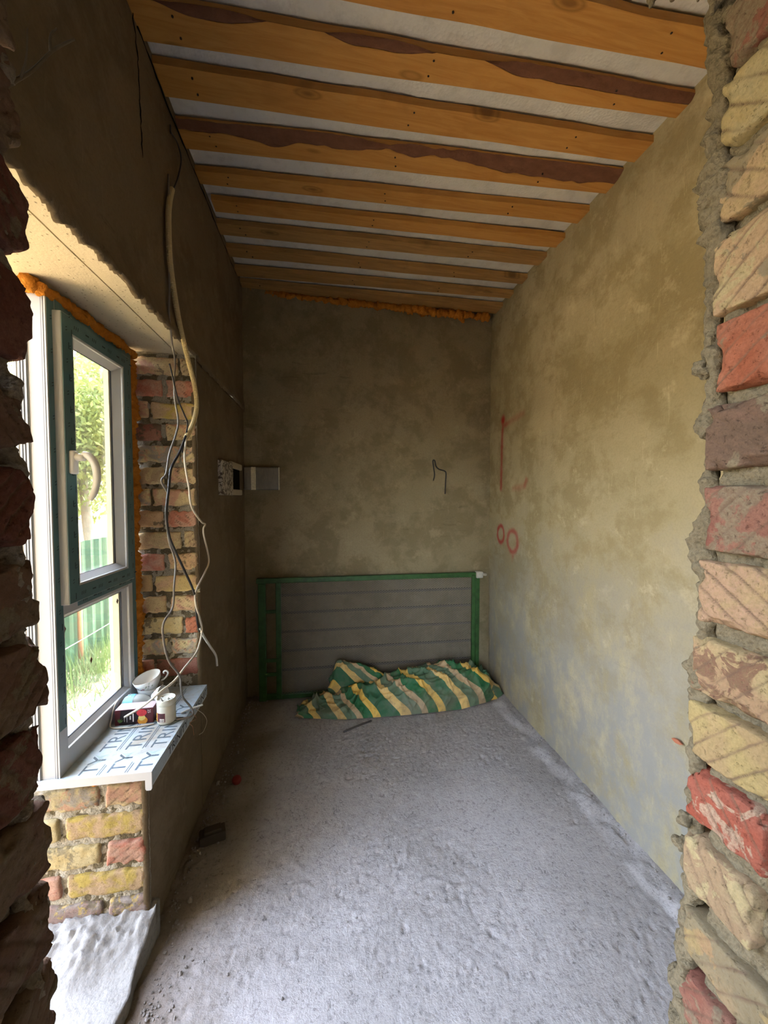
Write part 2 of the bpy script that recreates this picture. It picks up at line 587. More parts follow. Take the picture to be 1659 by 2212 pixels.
xs = np.arange(XL - 0.02, XR + 0.03, 0.006)
ys = np.arange(0.10, YB + 0.04, 0.006)
X, Y = mgrid(xs, ys)
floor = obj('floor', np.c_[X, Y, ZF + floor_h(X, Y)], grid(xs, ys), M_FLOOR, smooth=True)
tag(floor, 'rough grey cement floor with trowel marks and pits', 'floor', kind='structure')

# ---------------- right wall (plaster, red spray paint)
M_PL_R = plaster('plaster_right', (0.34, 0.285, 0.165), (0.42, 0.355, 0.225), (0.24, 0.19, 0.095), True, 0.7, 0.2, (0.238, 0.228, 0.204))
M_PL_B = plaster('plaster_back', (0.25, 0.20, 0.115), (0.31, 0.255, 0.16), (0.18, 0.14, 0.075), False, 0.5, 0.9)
M_PL_L = plaster('plaster_left_shaded', (0.165, 0.122, 0.072), (0.195, 0.148, 0.095), (0.13, 0.095, 0.055), False, 0.4, 1.7)  # same plaster, darkened to paint in the shade on this wall

def seg_d(Y, Z, a, b):
    ay, az = a; by, bz = b
    dy, dz = by - ay, bz - az
    tt = np.clip(((Y - ay) * dy + (Z - az) * dz) / (dy * dy + dz * dz), 0, 1)
    return np.hypot(Y - ay - tt * dy, Z - az - tt * dz)

ys = np.unique(np.round(np.r_[np.arange(0.40, 2.02, 0.03), np.arange(2.02, 2.46, 0.006), np.arange(2.46, 2.62, 0.03)], 4))
zs = np.unique(np.round(np.r_[np.arange(-0.06, 0.98, 0.03), np.arange(0.98, 1.92, 0.006), np.arange(1.92, 2.75, 0.03)], 4))
Y, Z = mgrid(ys, zs)
P = np.c_[Y, Z, np.zeros_like(Y)]
xw = XR + 0.010 * fbm(P, 1.1, 21, 3) + 0.0012 * vn(P, 14, 22)
xw -= 0.004 * sm(0.0, 0.02, 0.03 - np.abs(Y - 1.78))           # flat trowel seam
nz = vn(P, 45, 23)
soft = lambda d, r, s: 1 - sm(r - s, r + s, d + 0.004 * nz)
paint = np.zeros_like(Y)
paint = np.maximum(paint, soft(np.hypot((Y - 2.362) / 0.8, (Z - 1.838)), 0.030, 0.022))
paint = np.maximum(paint, 0.75 * soft(seg_d(Y, Z, (2.362, 1.84), (2.385, 1.40)), 0.015, 0.013))
paint = np.maximum(paint, 0.60 * soft(seg_d(Y, Z, (2.362, 1.80), (2.24, 1.815)), 0.016, 0.016) * sm(2.16, 2.34, Y))
paint = np.maximum(paint, 0.35 * soft(seg_d(Y, Z, (2.24, 1.815), (2.10, 1.83)), 0.016, 0.02))
paint = np.maximum(paint, 0.55 * soft(seg_d(Y, Z, (2.06, 1.44), (2.085, 1.405)), 0.014, 0.014))
paint = np.maximum(paint, 0.32 * soft(seg_d(Y, Z, (2.085, 1.405), (2.22, 1.395)), 0.014, 0.016))
for cy, cz, ry, rz, w in ((2.383, 1.100, 0.046, 0.054, 0.85), (2.222, 1.070, 0.062, 0.064, 0.7)):
    rr = np.hypot((Y - cy) / ry, (Z - cz) / rz)
    paint = np.maximum(paint, w * soft(np.abs(rr - 1) * 0.055, 0.013, 0.012))
paint = np.maximum(paint, 0.5 * soft(seg_d(Y, Z, (2.22, 1.0), (2.215, 0.975)), 0.012, 0.014))
V = np.c_[xw, Y, Z]
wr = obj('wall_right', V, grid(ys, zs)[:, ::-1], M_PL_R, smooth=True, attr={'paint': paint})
tag(wr, 'olive grey plastered right wall with red spray paint marks', 'wall', kind='structure')
mb = MB(); mb.box(XR + 0.03, XR + 0.30, 0.15, YB + 0.30, -0.1, 2.80)
mb.build('masonry', M_MORTAR, wr)

# ---------------- back wall
xs = np.arange(XL - 0.03, XR + 0.05, 0.03)
zs = np.arange(-0.06, 2.76, 0.03)
X, Z = mgrid(xs, zs)
P = np.c_[X, Z, np.zeros_like(X)]
yw = YB + 0.008 * fbm(P, 1.3, 31, 3) + 0.0015 * vn(P, 12, 32)
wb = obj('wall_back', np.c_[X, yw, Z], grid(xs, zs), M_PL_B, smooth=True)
tag(wb, 'dark olive plastered back wall behind the green mesh frame', 'wall', kind='structure')
mb = MB(); mb.box(-0.93, XR + 0.30, YB + 0.03, YB + 0.30, -0.1, 2.80)
mb.build('masonry', M_MORTAR, wb)

# ---------------- left wall: plaster skin with the opening, masonry core, reveal bricks, lintels
OY0, OY1, OZ0, OZ1 = 1.160, 1.645, 0.535, 1.905   # window opening edge on the room side
XO = -0.85                                        # outer face
wl = empty('wall_left', (XL, 1.5, 0))
tag(wl, 'left wall in brown plaster darkened for shade, with window opening and bare brick reveal', 'wall', kind='structure')
def wl_part(name, v, f, mat, smooth=True):
    v = np.asarray(v, float) - np.array([XL, 1.5, 0])
    return obj(name, v, f, mat, wl, smooth)
def skin(y0, y1, z0, z1, jag_low=0.0, jag_y0=0.0, jag_y1=0.0, step=0.014):
    ys = np.linspace(y0, y1, max(3, int((y1 - y0) / (0.005 if jag_low else step))))
    zs = np.linspace(z0, z1, max(3, int((z1 - z0) / step)))
    Y, Z = mgrid(ys, zs)
    P = np.c_[Y, Z, np.zeros_like(Y)]
    Xw = XL + 0.006 * fbm(P, 1.2, 41, 3) + 0.0012 * vn(P, 15, 42)
    if jag_low:
        e = np.abs(Z - z0) < 1e-6
        Z = np.where(e, Z + jag_low * (0.7 * vn(P, 9, 43) + 0.45 * vn(P, 41, 45) + 0.5 * vn(P, 150, 44)), Z)
        Xw = Xw + np.where(Z < z0 + 0.09, (0.010 + 0.006 * fbm(P, 26, 46, 3)) * sm(z0 + 0.09, z0, Z), 0)
    if jag_y0:
        e = np.abs(Y - y0) < 1e-6
        Y = np.where(e, Y + jag_y0 * (0.6 * vn(P, 25, 47) + 0.6 * vn(P, 80, 48)), Y)
    n = len(ys) * len(zs)
    V = np.r_[np.c_[Xw, Y, Z], np.c_[Xw - 0.014, Y, Z]]
    F = [tuple(q) for q in grid(ys, zs)]
    a = np.arange(n).reshape(len(ys), len(zs))
    for rim in (a[:, 0], a[::-1, -1], a[0, ::-1], a[-1, :]):
        for p, q in zip(rim[:-1], rim[1:]):
            F.append((p, p + n, q + n, q))
    return V, F
pv = [skin(0.36, 2.60, 1.895, 2.76, jag_low=0.016), skin(1.648, 2.60, -0.05, 1.895, jag_y0=0.010), skin(1.162, 1.648, -0.05, 0.545, jag_y0=0.006)]
VV, FF, n = [], [], 0
for v, f in pv:
    VV.append(v); FF += [tuple(i + n for i in q) for q in f]; n += len(v)
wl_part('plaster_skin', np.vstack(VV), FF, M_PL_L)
mb = MB()
mb.box(XO, XL - 0.012, 1.655, 2.62, -0.6, 1.905)
mb.box(XO, XL - 0.012, 1.172, 1.655, -0.6, 0.535)
mb.box(XO, XL - 0.012, 0.15, 2.62, 2.10, 2.80)
mb.box(XO, XL - 0.0, 0.15, 1.172, -0.6, 0.02)
wl_part('masonry', mb.v, mb.f, M_MORTAR, False)

def mortar_face(x0, x1, z0, z1, y, amp=0.005, step=0.006, seed=51):
    xs = np.arange(x0, x1 + step, step); zs = np.arange(z0, z1 + step, step)
    X, Z = mgrid(xs, zs)
    P = np.c_[X, Z, np.zeros_like(X)]
    Yv = y + amp * (fbm(P, 30, seed, 3) + 0.5 * vn(P, 120, seed + 3))
    return np.c_[X, Yv, Z], grid(xs, zs)
wl_part('mortar_joints', *mortar_face(-0.80, XL, 0.56, 1.91, 1.655), M_MORTAR_L)
v, f = mortar_face(-0.83, XL, 0.06, 0.545, 1.171, seed=57)
wl_part('mortar_joints', v, f, M_MORTAR_L)

# reveal bricks: alternate rows of two short bricks and one long brick
random.seed(5)
_bm_cache = {}
def small_brick(w, h, kind):
    key = (round(w, 3), round(h, 3), kind)
    if key not in _bm_cache:
        gr = (1, -1, 0.9 if kind == 1 else 2.2, 0.019, 0.0016) if kind in (1, 2) else None
        _bm_cache[key] = brick_mesh('brick', w, 0.10, h, (max(10, int(w / 0.006)), 4, 12), 0.006, 0.0022, len(_bm_cache) + 3, gr, 0.006)
    return _bm_cache[key]
def reveal_brick(x0, x1, z0, z1, yface, mat, kind=0, BV=None):
    BV = BV or globals()['BV']
    me = small_brick(x1 - x0, z1 - z0, kind)
    me2 = me if not me.materials else me.copy()
    if me2.materials: me2.materials[0] = BV[mat]
    else: me2.materials.append(BV[mat])
    o = bpy.data.objects.new('brick', me2)
    COL.objects.link(o)
    o.parent = wl
    o.location = ((x0 + x1) / 2 - XL, yface + 0.05 + random.uniform(-0.003, 0.003) - 1.5, (z0 + z1) / 2)
    o.rotation_euler = (random.uniform(-.012, .012), random.uniform(-.012, .012), random.uniform(-.015, .015))
    return o
colA = ['pinkcream', 'rose', 'pinkcream', 'brownred', 'creamgrey', 'tan', 'creamgrey', 'peach', 'tan', 'rose', 'yellow', 'pinkcream', 'pale', 'creamgrey', 'rose', 'pinkcream']
colB = ['tan', 'rose', 'mustard', 'pinkcream', 'creamgrey', 'pinkcream', 'pinkcream', 'rose', 'tan', 'peach', 'pinkyel', 'pinkcream', 'red', 'creamgrey', 'darkred', 'darkred']
pitch = 0.0862
for r_ in range(15):
    z1 = 1.893 - r_ * pitch
    z0 = z1 - 0.071
    if r_ % 2 == 1:
        s_ = -0.632 + random.uniform(-.006, .006)
        reveal_brick(-0.762, s_ - 0.006, z0, z1, 1.645, colA[r_], 0)
        reveal_brick(s_ + 0.006, XL - 0.003, z0 + random.uniform(-.003, .003), z1, 1.645, colB[r_], 1)
    else:
        s_ = -0.575 if r_ % 4 == 0 else -0.685
        reveal_brick(-0.762, s_ - 0.003, z0, z1, 1.645, colA[r_], 0)
        reveal_brick(s_ + 0.003, XL - 0.003, z0, z1 + random.uniform(-.003, .003), 1.645, colB[r_], 2 if r_ % 4 == 0 else 0)
sub = [(-0.632, 'creamgrey', 'pinkcream'), (-0.735, 'pale', 'mustard'), (-0.632, 'pale', 'rose'), (-0.735, 'rose', 'mustard'), (-0.632, 'dusty', 'dusty')]
for r_, (s_, ca, cb) in enumerate(sub):
    z1 = 0.527 - r_ * 0.0842
    z0 = z1 - 0.068
    reveal_brick(-0.835, s_ - 0.007, z0, z1, 1.16, ca, 0, BS)
    reveal_brick(s_ + 0.007, XL - 0.002, z0, z1, 1.16, cb, 2 if r_ % 2 == 0 else 0, BS)

# lintel beams above the opening (two concrete beams side by side)
M_CONC = NT('lintel_concrete'); t = M_CONC
n1 = t.noise(7, 5, 0.6); n2 = t.noise(150, 3, 0.6); v1 = t.voro(70)
c = t.mix(n1, (0.42, 0.36, 0.25), (0.54, 0.47, 0.34))
c = t.mix(t.ramp(v1, [(0.1, 0.65), (0.2, 0)]), c, (0.16, 0.13, 0.09))
t.col(c).rough(0.9, 0.1); t.bump(n2, 0.4, 0.003); t.bump(t.ramp(v1, [(0.05, 0), (0.2, 1)]), 0.4, 0.003)
M_CONC = t.m
for x0, x1, tilt in ((-0.576, XL - 0.008, 0.0), (XO, -0.583, 0.003)):
    xs = np.linspace(x0, x1, 14); ys = np.linspace(0.16, 1.86, 90)
    X, Y = mgrid(xs, ys)
    P = np.c_[X, Y, np.zeros_like(X)]
    Zb = 1.908 + tilt + 0.002 * fbm(P, 12, 61, 3)
    nn = len(X)
    V = np.r_[np.c_[X, Y, Zb], np.c_[X, Y, np.full(nn, 2.11)]]
    a = np.arange(nn).reshape(len(xs), len(ys))
    F = [tuple(q[::-1]) for q in grid(xs, ys)] + [tuple(q + nn) for q in grid(xs, ys)]
    for rim in (a[:, 0], a[::-1, -1], a[0, ::-1], a[-1, :]):
        for p, q in zip(rim[:-1], rim[1:]): F.append((p, q, q + nn, p + nn))
    wl_part('lintel_beam', V, F, M_CONC, False)

# hairline cracks in the upper plaster
M_DARK = plain('dark_void_shade', (0.012, 0.010, 0.008), 0.9, 0.0)
def crack(pts, w):
    rc_ = np.random.RandomState(len(pts))
    P_ = [p + rc_.uniform(-.004, .004, 3) * np.array([.1, 1, 1]) for p in catmull([np.array(p, float) for p in pts], 9)]
    mb = MB(); mb.tube(P_, w, 5, radii=[w * rc_.uniform(.3, 1.3) for _ in P_])
    wl_part('crack', mb.v, mb.f, M_DARK)
crack([(XL + .003, 1.16, 2.72), (XL + .003, 1.205, 2.58), (XL + .003, 1.215, 2.45), (XL + .003, 1.225, 2.31)], 0.0014)
crack([(XL + .002, 1.21, 2.655), (XL + .002, 1.45, 2.64), (XL + .002, 1.8, 2.645), (XL + .002, 2.2, 2.64), (XL + .002, 2.52, 2.64)], 0.0022)

# ---------------- threshold slab of the balcony opening
xs = np.arange(-0.90, XL + 0.016, 0.008); ys = np.arange(0.36, 1.19, 0.008)
X, Y = mgrid(xs, ys)
P = np.c_[X, Y, np.zeros_like(X)]
h = 0.090 + 0.004 * fbm(P, 6, 71, 3) + 0.0015 * vn(P, 60, 72)
bank = sm(1.00, 1.17, Y + 0.03 * vn(P, 9, 75)) 
h += 0.055 * bank + 0.016 * sm(0.05, 0.5, bank) * np.abs(fbm(P, 38, 73, 3)) + 0.009 * sm(0.05, 0.5, bank) * vn(P, 100, 74)
edge = X > XL + 0.004
Xe = np.where(edge, X + 0.006 * vn(P, 18, 76), X)
nn = len(X)
V = np.r_[np.c_[Xe, Y, h], np.c_[Xe, Y, np.full(nn, -0.02)]]
a = np.arange(nn).reshape(len(xs), len(ys))
F = [tuple(q) for q in grid(xs, ys)]
for rim in (a[:, 0], a[::-1, -1], a[0, ::-1], a[-1, :]):
    for p, q in zip(rim[:-1], rim[1:]): F.append((p, p + nn, q + nn, q))
t = NT('pale_cement'); n1 = t.noise(9, 5, 0.6); n2 = t.noise(120, 3, 0.6)
t.col(t.mix(t.ramp(n2, [(0.3, 0.5), (0.5, 0)]), t.mix(n1, (0.22, 0.21, 0.20), (0.30, 0.288, 0.27)), (0.14, 0.13, 0.12))).rough(0.95, 0.05)
t.bump(n2, 0.5, 0.004)
M_PALE = t.m
th = obj('trim_1', V, F, M_PALE, smooth=True)
tag(th, 'pale cement threshold slab below the bare brick under the sill', 'threshold', kind='structure')

# ---------------- near wall with the doorway the camera looks through
YE = 0.41
XJR, XJL = 0.459, -0.276
wf = empty('wall_front', (0, YE, 0))
tag(wf, 'broken brick doorway of coloured bricks framing the view', 'wall', kind='structure')
mb = MB()
mb.box(XJR + 0.020, 1.40, 0.15, YE - 0.014, -0.1, 2.8)
mb.box(-0.95, XJL - 0.020, 0.15, YE - 0.014, -0.1, 2.8)
mb.box(XJL - 0.02, XJR + 0.02, 0.15, YE - 0.01, 1.945, 2.8)
mb.build('masonry', M_MORTAR, wf).location = (0, -YE, 0)

def jamb_mortar(xf, sgn, seed, mat, y1):
    ys = np.arange(0.27, y1, 0.003); zs = np.arange(0.55, 2.0, 0.0035)
    Y, Z = mgrid(ys, zs)
    P = np.c_[Y, Z, np.zeros_like(Y)]
    Xm = xf + sgn * (0.015 - 0.007 * fbm(P, 40, seed, 3) - 0.003 * vn(P, 190, seed + 4))
    # rolls off at the corner
    Xm = Xm + sgn * 0.02 * sm(y1 - 0.012, y1, Y)
    F = grid(ys, zs)
    if sgn > 0: F = F[:, ::-1]
    V = np.c_[Xm, Y - YE, Z]
    return obj('mortar_joints', V, F, mat, wf, True)
jamb_mortar(XJR, 1, 81, M_MORTAR, 0.412)
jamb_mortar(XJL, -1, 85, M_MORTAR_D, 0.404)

def jamb_brick(xf, sgn, y0, y1, z0, z1, mat, ang, seed, amp=0.0012, sp=0.0215, dep=0.0022, chip=0.006):
    ly, lz = y1 - y0, z1 - z0
    me = brick_mesh('brick', 0.06, ly, lz, (8, int(ly / 0.0019), int(lz / 0.0019)), 0.004, amp, seed, (0, -sgn, ang, sp, dep) if dep else None, chip)
    me.materials.append(BR[mat])
    o = bpy.data.objects.new('brick', me)
    COL.objects.link(o); o.parent = wf
    o.location = (xf + sgn * 0.030, (y0 + y1) / 2 - YE, (z0 + z1) / 2)
    o.rotation_euler = (random.uniform(-.015, .015), random.uniform(-.01, .01), random.uniform(-.02, .02))
    return o
random.seed(11)
right = [  # z0, z1, far edge y, near edge y, colour, score angle
    (1.832, 1.90, 0.402, 0.28, 'brownred', 0.8), (1.744, 1.820, 0.404, 0.28, 'pale', 2.3), (1.660, 1.728, 0.403, 0.28, 'smeared', 2.3),
    (1.556, 1.648, 0.408, 0.28, 'peach', 0.9), (1.464, 1.546, 0.402, 0.28, 'red', 0.9), (1.374, 1.451, 0.411, 0.28, 'brown', 2.3),
    (1.274, 1.354, 0.412, 0.28, 'brownred', 0.75), (1.186, 1.264, 0.415, 0.28, 'pinkyel', 2.2), (1.096, 1.167, 0.422, 0.27, 'yelbrown', 0.75),
    (1.013, 1.083, 0.422, 0.27, 'yellow', 0.75), (0.930, 0.999, 0.422, 0.332, 'redcream', 2.5), (0.836, 0.908, 0.424, 0.338, 'tan', 2.5),
    (0.742, 0.806, 0.428, 0.300, 'muddy', 0.8), (0.650, 0.722, 0.426, 0.300, 'brownred', 0.8)]
for i, (z0, z1, yf, yn, cm, an) in enumerate(right):
    jamb_brick(XJR, 1, yn, yf, z0, z1, cm, an, 100 + i)
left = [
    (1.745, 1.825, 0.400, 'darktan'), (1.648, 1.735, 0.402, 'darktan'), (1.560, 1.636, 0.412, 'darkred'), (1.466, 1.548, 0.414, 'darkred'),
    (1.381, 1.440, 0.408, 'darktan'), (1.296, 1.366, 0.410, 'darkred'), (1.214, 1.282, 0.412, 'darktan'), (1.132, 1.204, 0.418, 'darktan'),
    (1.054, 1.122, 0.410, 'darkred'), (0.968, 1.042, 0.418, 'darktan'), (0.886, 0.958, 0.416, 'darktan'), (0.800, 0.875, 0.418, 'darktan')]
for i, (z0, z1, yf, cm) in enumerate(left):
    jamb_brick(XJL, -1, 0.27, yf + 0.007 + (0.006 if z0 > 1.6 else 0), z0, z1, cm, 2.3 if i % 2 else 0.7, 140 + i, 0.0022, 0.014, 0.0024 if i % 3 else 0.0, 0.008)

# squeezed-out mortar along the right doorway edge: one lumpy ridge
def ridge(pts, radii, seed, amp, mat, parent, name, seg=14, k=10, freq=60):
    P = catmull([np.array(p, float) for p in pts], k)
    rr = np.interp(np.linspace(0, 1, len(P)), np.linspace(0, 1, len(radii)), radii)
    mb = MB(); mb.tube(P, 0.01, seg, radii=rr)
    V = np.array(mb.v)
    ctr = np.repeat(np.array(P), seg, axis=0)
    d = V - ctr
    g = 1 + amp * (fbm(V, freq, seed, 3) * 1.2 + 0.5 * vn(V, freq * 3, seed + 5))
    V = ctr + d * g[:, None]
    return obj(name, V, mb.f, mat, parent, True)
yR = 0.416
rng = np.random.RandomState(4)
rp2, rad = [], []
z = 0.56
while z < 1.97:
    lean = 0.012 * max(0.0, 1.34 - z) / 0.7
    rp2.append((XJR + 0.017 + rng.uniform(-.004, .003), yR + lean + rng.uniform(-.006, .003), z))
    rad.append(0.0085 + 0.005 * rng.rand() ** 2 + (0.007 if 1.62 < z < 1.72 else 0) + (0.006 if rng.rand() > 0.85 else 0))
    z += rng.uniform(0.012, 0.045)
o = ridge(rp2, rad, 91, 0.6, M_MORTAR, wf, 'mortar_squeeze', 22, 14, 48)
o.location = (0, -YE, 0)
for zc, r_ in ((1.70, .012), (1.50, .010), (0.915, .008), (0.880, .010)):
    lean = 0.012 * max(0.0, 1.34 - zc) / 0.7
    o = ridge([(XJR + .012, yR + lean + .002, zc - r_), (XJR + .008, yR + lean + .006, zc - r_ * .3), (XJR + .010, yR + lean + .005, zc + r_ * .4), (XJR + .014, yR + lean, zc + r_)], [r_ * .3, r_ * .9, r_ * .8, r_ * .3], int(zc * 1000), 0.85, M_MORTAR, wf, 'mortar_lump', 26, 12, 85)
    o.location = (0, -YE, 0)
# hanging mortar at the door head
for i, (x, z, r_) in enumerate([(0.302, 1.893, .008), (0.335, 1.905, .012), (0.365, 1.893, .012), (0.392, 1.905, .016), (0.425, 1.91, .014), (0.445, 1.90, .014), (0.463, 1.893, .014)]):
    o = ridge([(x, 0.405, z), (x + .003, 0.402, z + 0.02), (x, 0.398, z + 0.05), (x, 0.396, z + 0.09)], [0.002, r_ * .7, r_ * 1.2, r_ * 1.6], 95 + i, 0.8, M_MORTAR, wf, 'mortar_drip', 14, 8, 80)
    o.location = (0, -YE, 0)
# left jamb ragged mortar edge
lp = [(XJL - 0.016, 0.399 + 0.008 * (1.34 - z) + rng.uniform(-.004, .006), z) for z in np.arange(0.60, 1.96, 0.012)]
o = ridge(lp, [0.007 + 0.007 * rng.rand() for _ in lp], 99, 0.7, M_MORTAR_D, wf, 'mortar_squeeze', 14, 4, 70)
o.location = (0, -YE, 0)

# ---------------- the room the camera stands in (behind the view, with an added light opening)
hall = empty('wall_hall', (0, -1.2, 0))
tag(hall, 'plastered walls of the room behind the doorway', 'wall', kind='structure')
mb = MB()
mb.box(-1.75, -1.60, -2.6, 0.15, -0.1, 2.8)
mb.box(1.60, 1.75, -2.6, 0.15, -0.1, 2.8)
mb.box(-1.75, -1.30, -2.75, -2.6, -0.1, 2.8)      # rear wall of that room, with an unseen opening added to light the back
mb.box(-0.20, 1.75, -2.75, -2.6, -0.1, 2.8)
mb.box(-1.30, -0.20, -2.75, -2.6, -0.1, 0.85)
mb.box(-1.30, -0.20, -2.75, -2.6, 2.15, 2.8)
mb.box(-1.75, -0.94, 0.15, 0.40, -0.1, 2.8)
mb.box(1.39, 1.75, 0.15, 0.40, -0.1, 2.8)
mb.build('plaster', M_PL_B, hall).location = (0, 1.2, 0)
mb = MB(); mb.box(-1.6, 1.6, -2.6, 0.12, -0.1, ZF)
mb.build('floor_slab', M_FLOOR, hall).location = (0, 1.2, 0)

# ---------------- ceiling: pale insulation sheet, boards nailed below it, unseen roof slab added above to block light
t = NT('insulation_sheet')
v2 = t.mapped((1, 1, 1))
n1 = t.noise(3, 5, 0.6, v2, 0.5); n2 = t.voro(110); n3 = t.noise(18, 4, 0.6)
c = t.mix(n1, (0.52, 0.50, 0.47), (0.68, 0.66, 0.62))
c = t.mix(t.ramp(n3, [(0.35, 0.3), (0.5, 0)]), c, (0.36, 0.34, 0.31))
t.col(c).rough(0.55, 0.4)
t.bump(n2, 0.35, 0.003); t.bump(n3, 0.35, 0.008)
M_INS = t.m
xs = np.arange(XL - 0.02, XR + 0.04, 0.02); ys = np.arange(0.39, YB + 0.06, 0.02)
X, Y = mgrid(xs, ys)
P = np.c_[X, Y, np.zeros_like(X)]
Zc = zceil(X) + 0.032 + 0.004 * fbm(P, 5, 111, 3)
for wx in (-0.22, 0.28, 0.76):
    Zc -= 0.006 * np.exp(-((X - wx + 0.08 * (Y - 1.5)) / 0.010) ** 2) * np.clip(0.4 + vn(P, 6, 113), 0, 1)
ceil_o = obj('ceiling', np.c_[X, Y, Zc], grid(xs, ys)[:, ::-1], M_INS, smooth=True)
tag(ceil_o, 'pale insulation ceiling with rough pine boards nailed across', 'ceiling', kind='structure')
mb = MB(); mb.box(-1.25, 1.75, -2.75, YB + 0.35, 2.72, 2.95)
rf = mb.build('roof_light_block', M_MORTAR); tag(rf, 'unseen roof slab added above the boarded ceiling to block light', 'roof', kind='structure')

M_WOOD = wood_mat('pine_orange', (0.42, 0.19, 0.045), (0.52, 0.26, 0.07), (0.32, 0.135, 0.03))
M_WOOD_D = wood_mat('pine_weathered', (0.30, 0.165, 0.058), (0.43, 0.24, 0.085), (0.15, 0.085, 0.038))
t = NT('bark'); n1 = t.noise(40, 5, 0.65, t.mapped((0.5, 1, 1))); v1 = t.voro(60)
t.col(t.mix(n1, (0.10, 0.042, 0.025), (0.24, 0.115, 0.07))).rough(0.95, 0.05); t.bump(n1, 0.8, 0.008); t.bump(v1, 0.4, 0.004)
M_BARK = t.m
M_NAIL = plain('nail_rust', (0.035, 0.022, 0.016), 0.7, 0.2)
# near edge Y (left, right), far edge Y (left, right), bark profile: list of (x, fraction of width), weathered
boards = [
    ('A', 0.975, 0.925, 1.075, 1.010, None, 0), ('B', 1.150, 1.082, 1.250, 1.148, 'slivers', 0), ('C', 1.308, 1.235, 1.405, 1.316, None, 0),
    ('D', 1.488, 1.367, 1.593, 1.467, 'wane', 0), ('E', 1.691, 1.561, 1.760, 1.641, None, 0), ('F', 1.843, 1.730, 1.913, 1.806, None, 0),
    ('G', 1.992, 1.883, 2.076, 1.960, None, 1), ('H', 2.173, 2.075, 2.256, 2.138, None, 1), ('I', 2.353, 2.242, 2.440, 2.302, None, 1), ('J', 2.50, 2.390, 2.60, 2.500, None, 1)]
TH = 0.024
for bi, (nm, yn0, yn1, yf0, yf1, wane, wd) in enumerate(boards):
    xa, xb = XL - 0.0, XR + 0.01
    if nm == 'F': xa += 0.02
    n = 120
    xs = np.linspace(xa, xb, n)
    f = (xs - xa) / (xb - xa)
    yn = yn0 + (yn1 - yn0) * f
    yf = yf0 + (yf1 - yf0) * f
    q = np.c_[xs, np.full(n, bi * 3.1), np.zeros(n)]
    yn = yn + 0.003 * vn(q, 6, 120 + bi)
    yf = yf + 0.003 * vn(q, 5, 130 + bi)
    zb = zceil(xs) + 0.003 * vn(q, 2, 140 + bi)
    yw = yn.copy()                       # where the clean bottom face starts
    if wane == 'wane':
        w = 0.034 + 0.026 * vn(q, 5.2, 151) + 0.014 * vn(q, 12, 152) + 0.006 * vn(q, 30, 153)
        w += 0.014 * sm(0.55, 0.9, f)
        yw = yn + np.clip(w, 0.006, 0.085)
    elif wane == 'slivers':
        w = 0.024 * np.exp(-((xs + 0.30) / 0.13) ** 4) + 0.028 * np.exp(-((xs - 0.16) / 0.15) ** 4) * (1 - ((xs - .16) / .3) ** 2) + 0.030 * sm(0.42, 0.62, xs) - 0.005 + 0.005 * vn(q, 14, 161)
        yw = yn + np.clip(w, 0.0, 0.05)
    zt = zb + TH
    zn = np.where(yw > yn + 0.001, zb + np.minimum(0.7 * TH, (yw - yn) * 0.55), zb + 0.0005)
    V = np.r_[np.c_[xs, yn, zt], np.c_[xs, yn, zn], np.c_[xs, yw, zb], np.c_[xs, yf, zb], np.c_[xs, yf, zt]]
    def strip(a, b): return [(a * n + i, b * n + i, b * n + i + 1, a * n + i + 1) for i in range(n - 1)]
    F = strip(1, 0) + strip(3, 2) + strip(4, 3) + strip(0, 4)
    if wane is None: F += strip(2, 1)
    for e in (0, n - 1):
        c5 = [0 * n + e, 1 * n + e, 2 * n + e, 3 * n + e, 4 * n + e]
        F.append(tuple(c5 if e == 0 else c5[::-1]))
    F = [q_[::-1] for q_ in F]
    pl = obj('plank', V, F, M_WOOD_D if wd else M_WOOD, ceil_o)
    if wane:                              # bark left on the waney edge: a bumpy sub-part
        m = 8
        rows = []
        for j in range(m + 1):
            s_ = j / m
            yy = yn + (yw - yn) * s_
            zz = zn + (zb - zn) * s_
            qq = np.c_[xs * 1.0, yy, zz]
            bulge = (0.004 * math.sin(math.pi * s_) + 0.003 * fbm(qq, 40, 170 + bi, 3)) * (yw > yn + 0.0015)
            rows.append(np.c_[xs, yy - 0.001, zz - bulge])
        V = np.vstack(rows)
        F = [(j * n + i, j * n + i + 1, (j + 1) * n + i + 1, (j + 1) * n + i) for j in range(m) for i in range(n - 1)]
        obj('bark', V, F, M_BARK, pl, True)
    # nail heads in three rows
    mb = MB()
    for xn_ in (-0.40, 0.33 - 0.02 * bi, 0.93 - 0.03 * bi):
        fx = (xn_ - xa) / (xb - xa)
        a_ = yn0 + (yn1 - yn0) * fx; b_ = yf0 + (yf1 - yf0) * fx
        for u in (0.42 if wane == 'wane' else 0.27, 0.78):
            yy = a_ + (b_ - a_) * u
            xx = xn_ + random.uniform(-.012, .012)
            z_ = zceil(xx) - 0.0005
            mb.tube([(xx, yy, z_ + 0.004), (xx, yy, z_ - 0.0012)], 0.0032, 8)
    mb.build('nail', M_NAIL, pl, True)

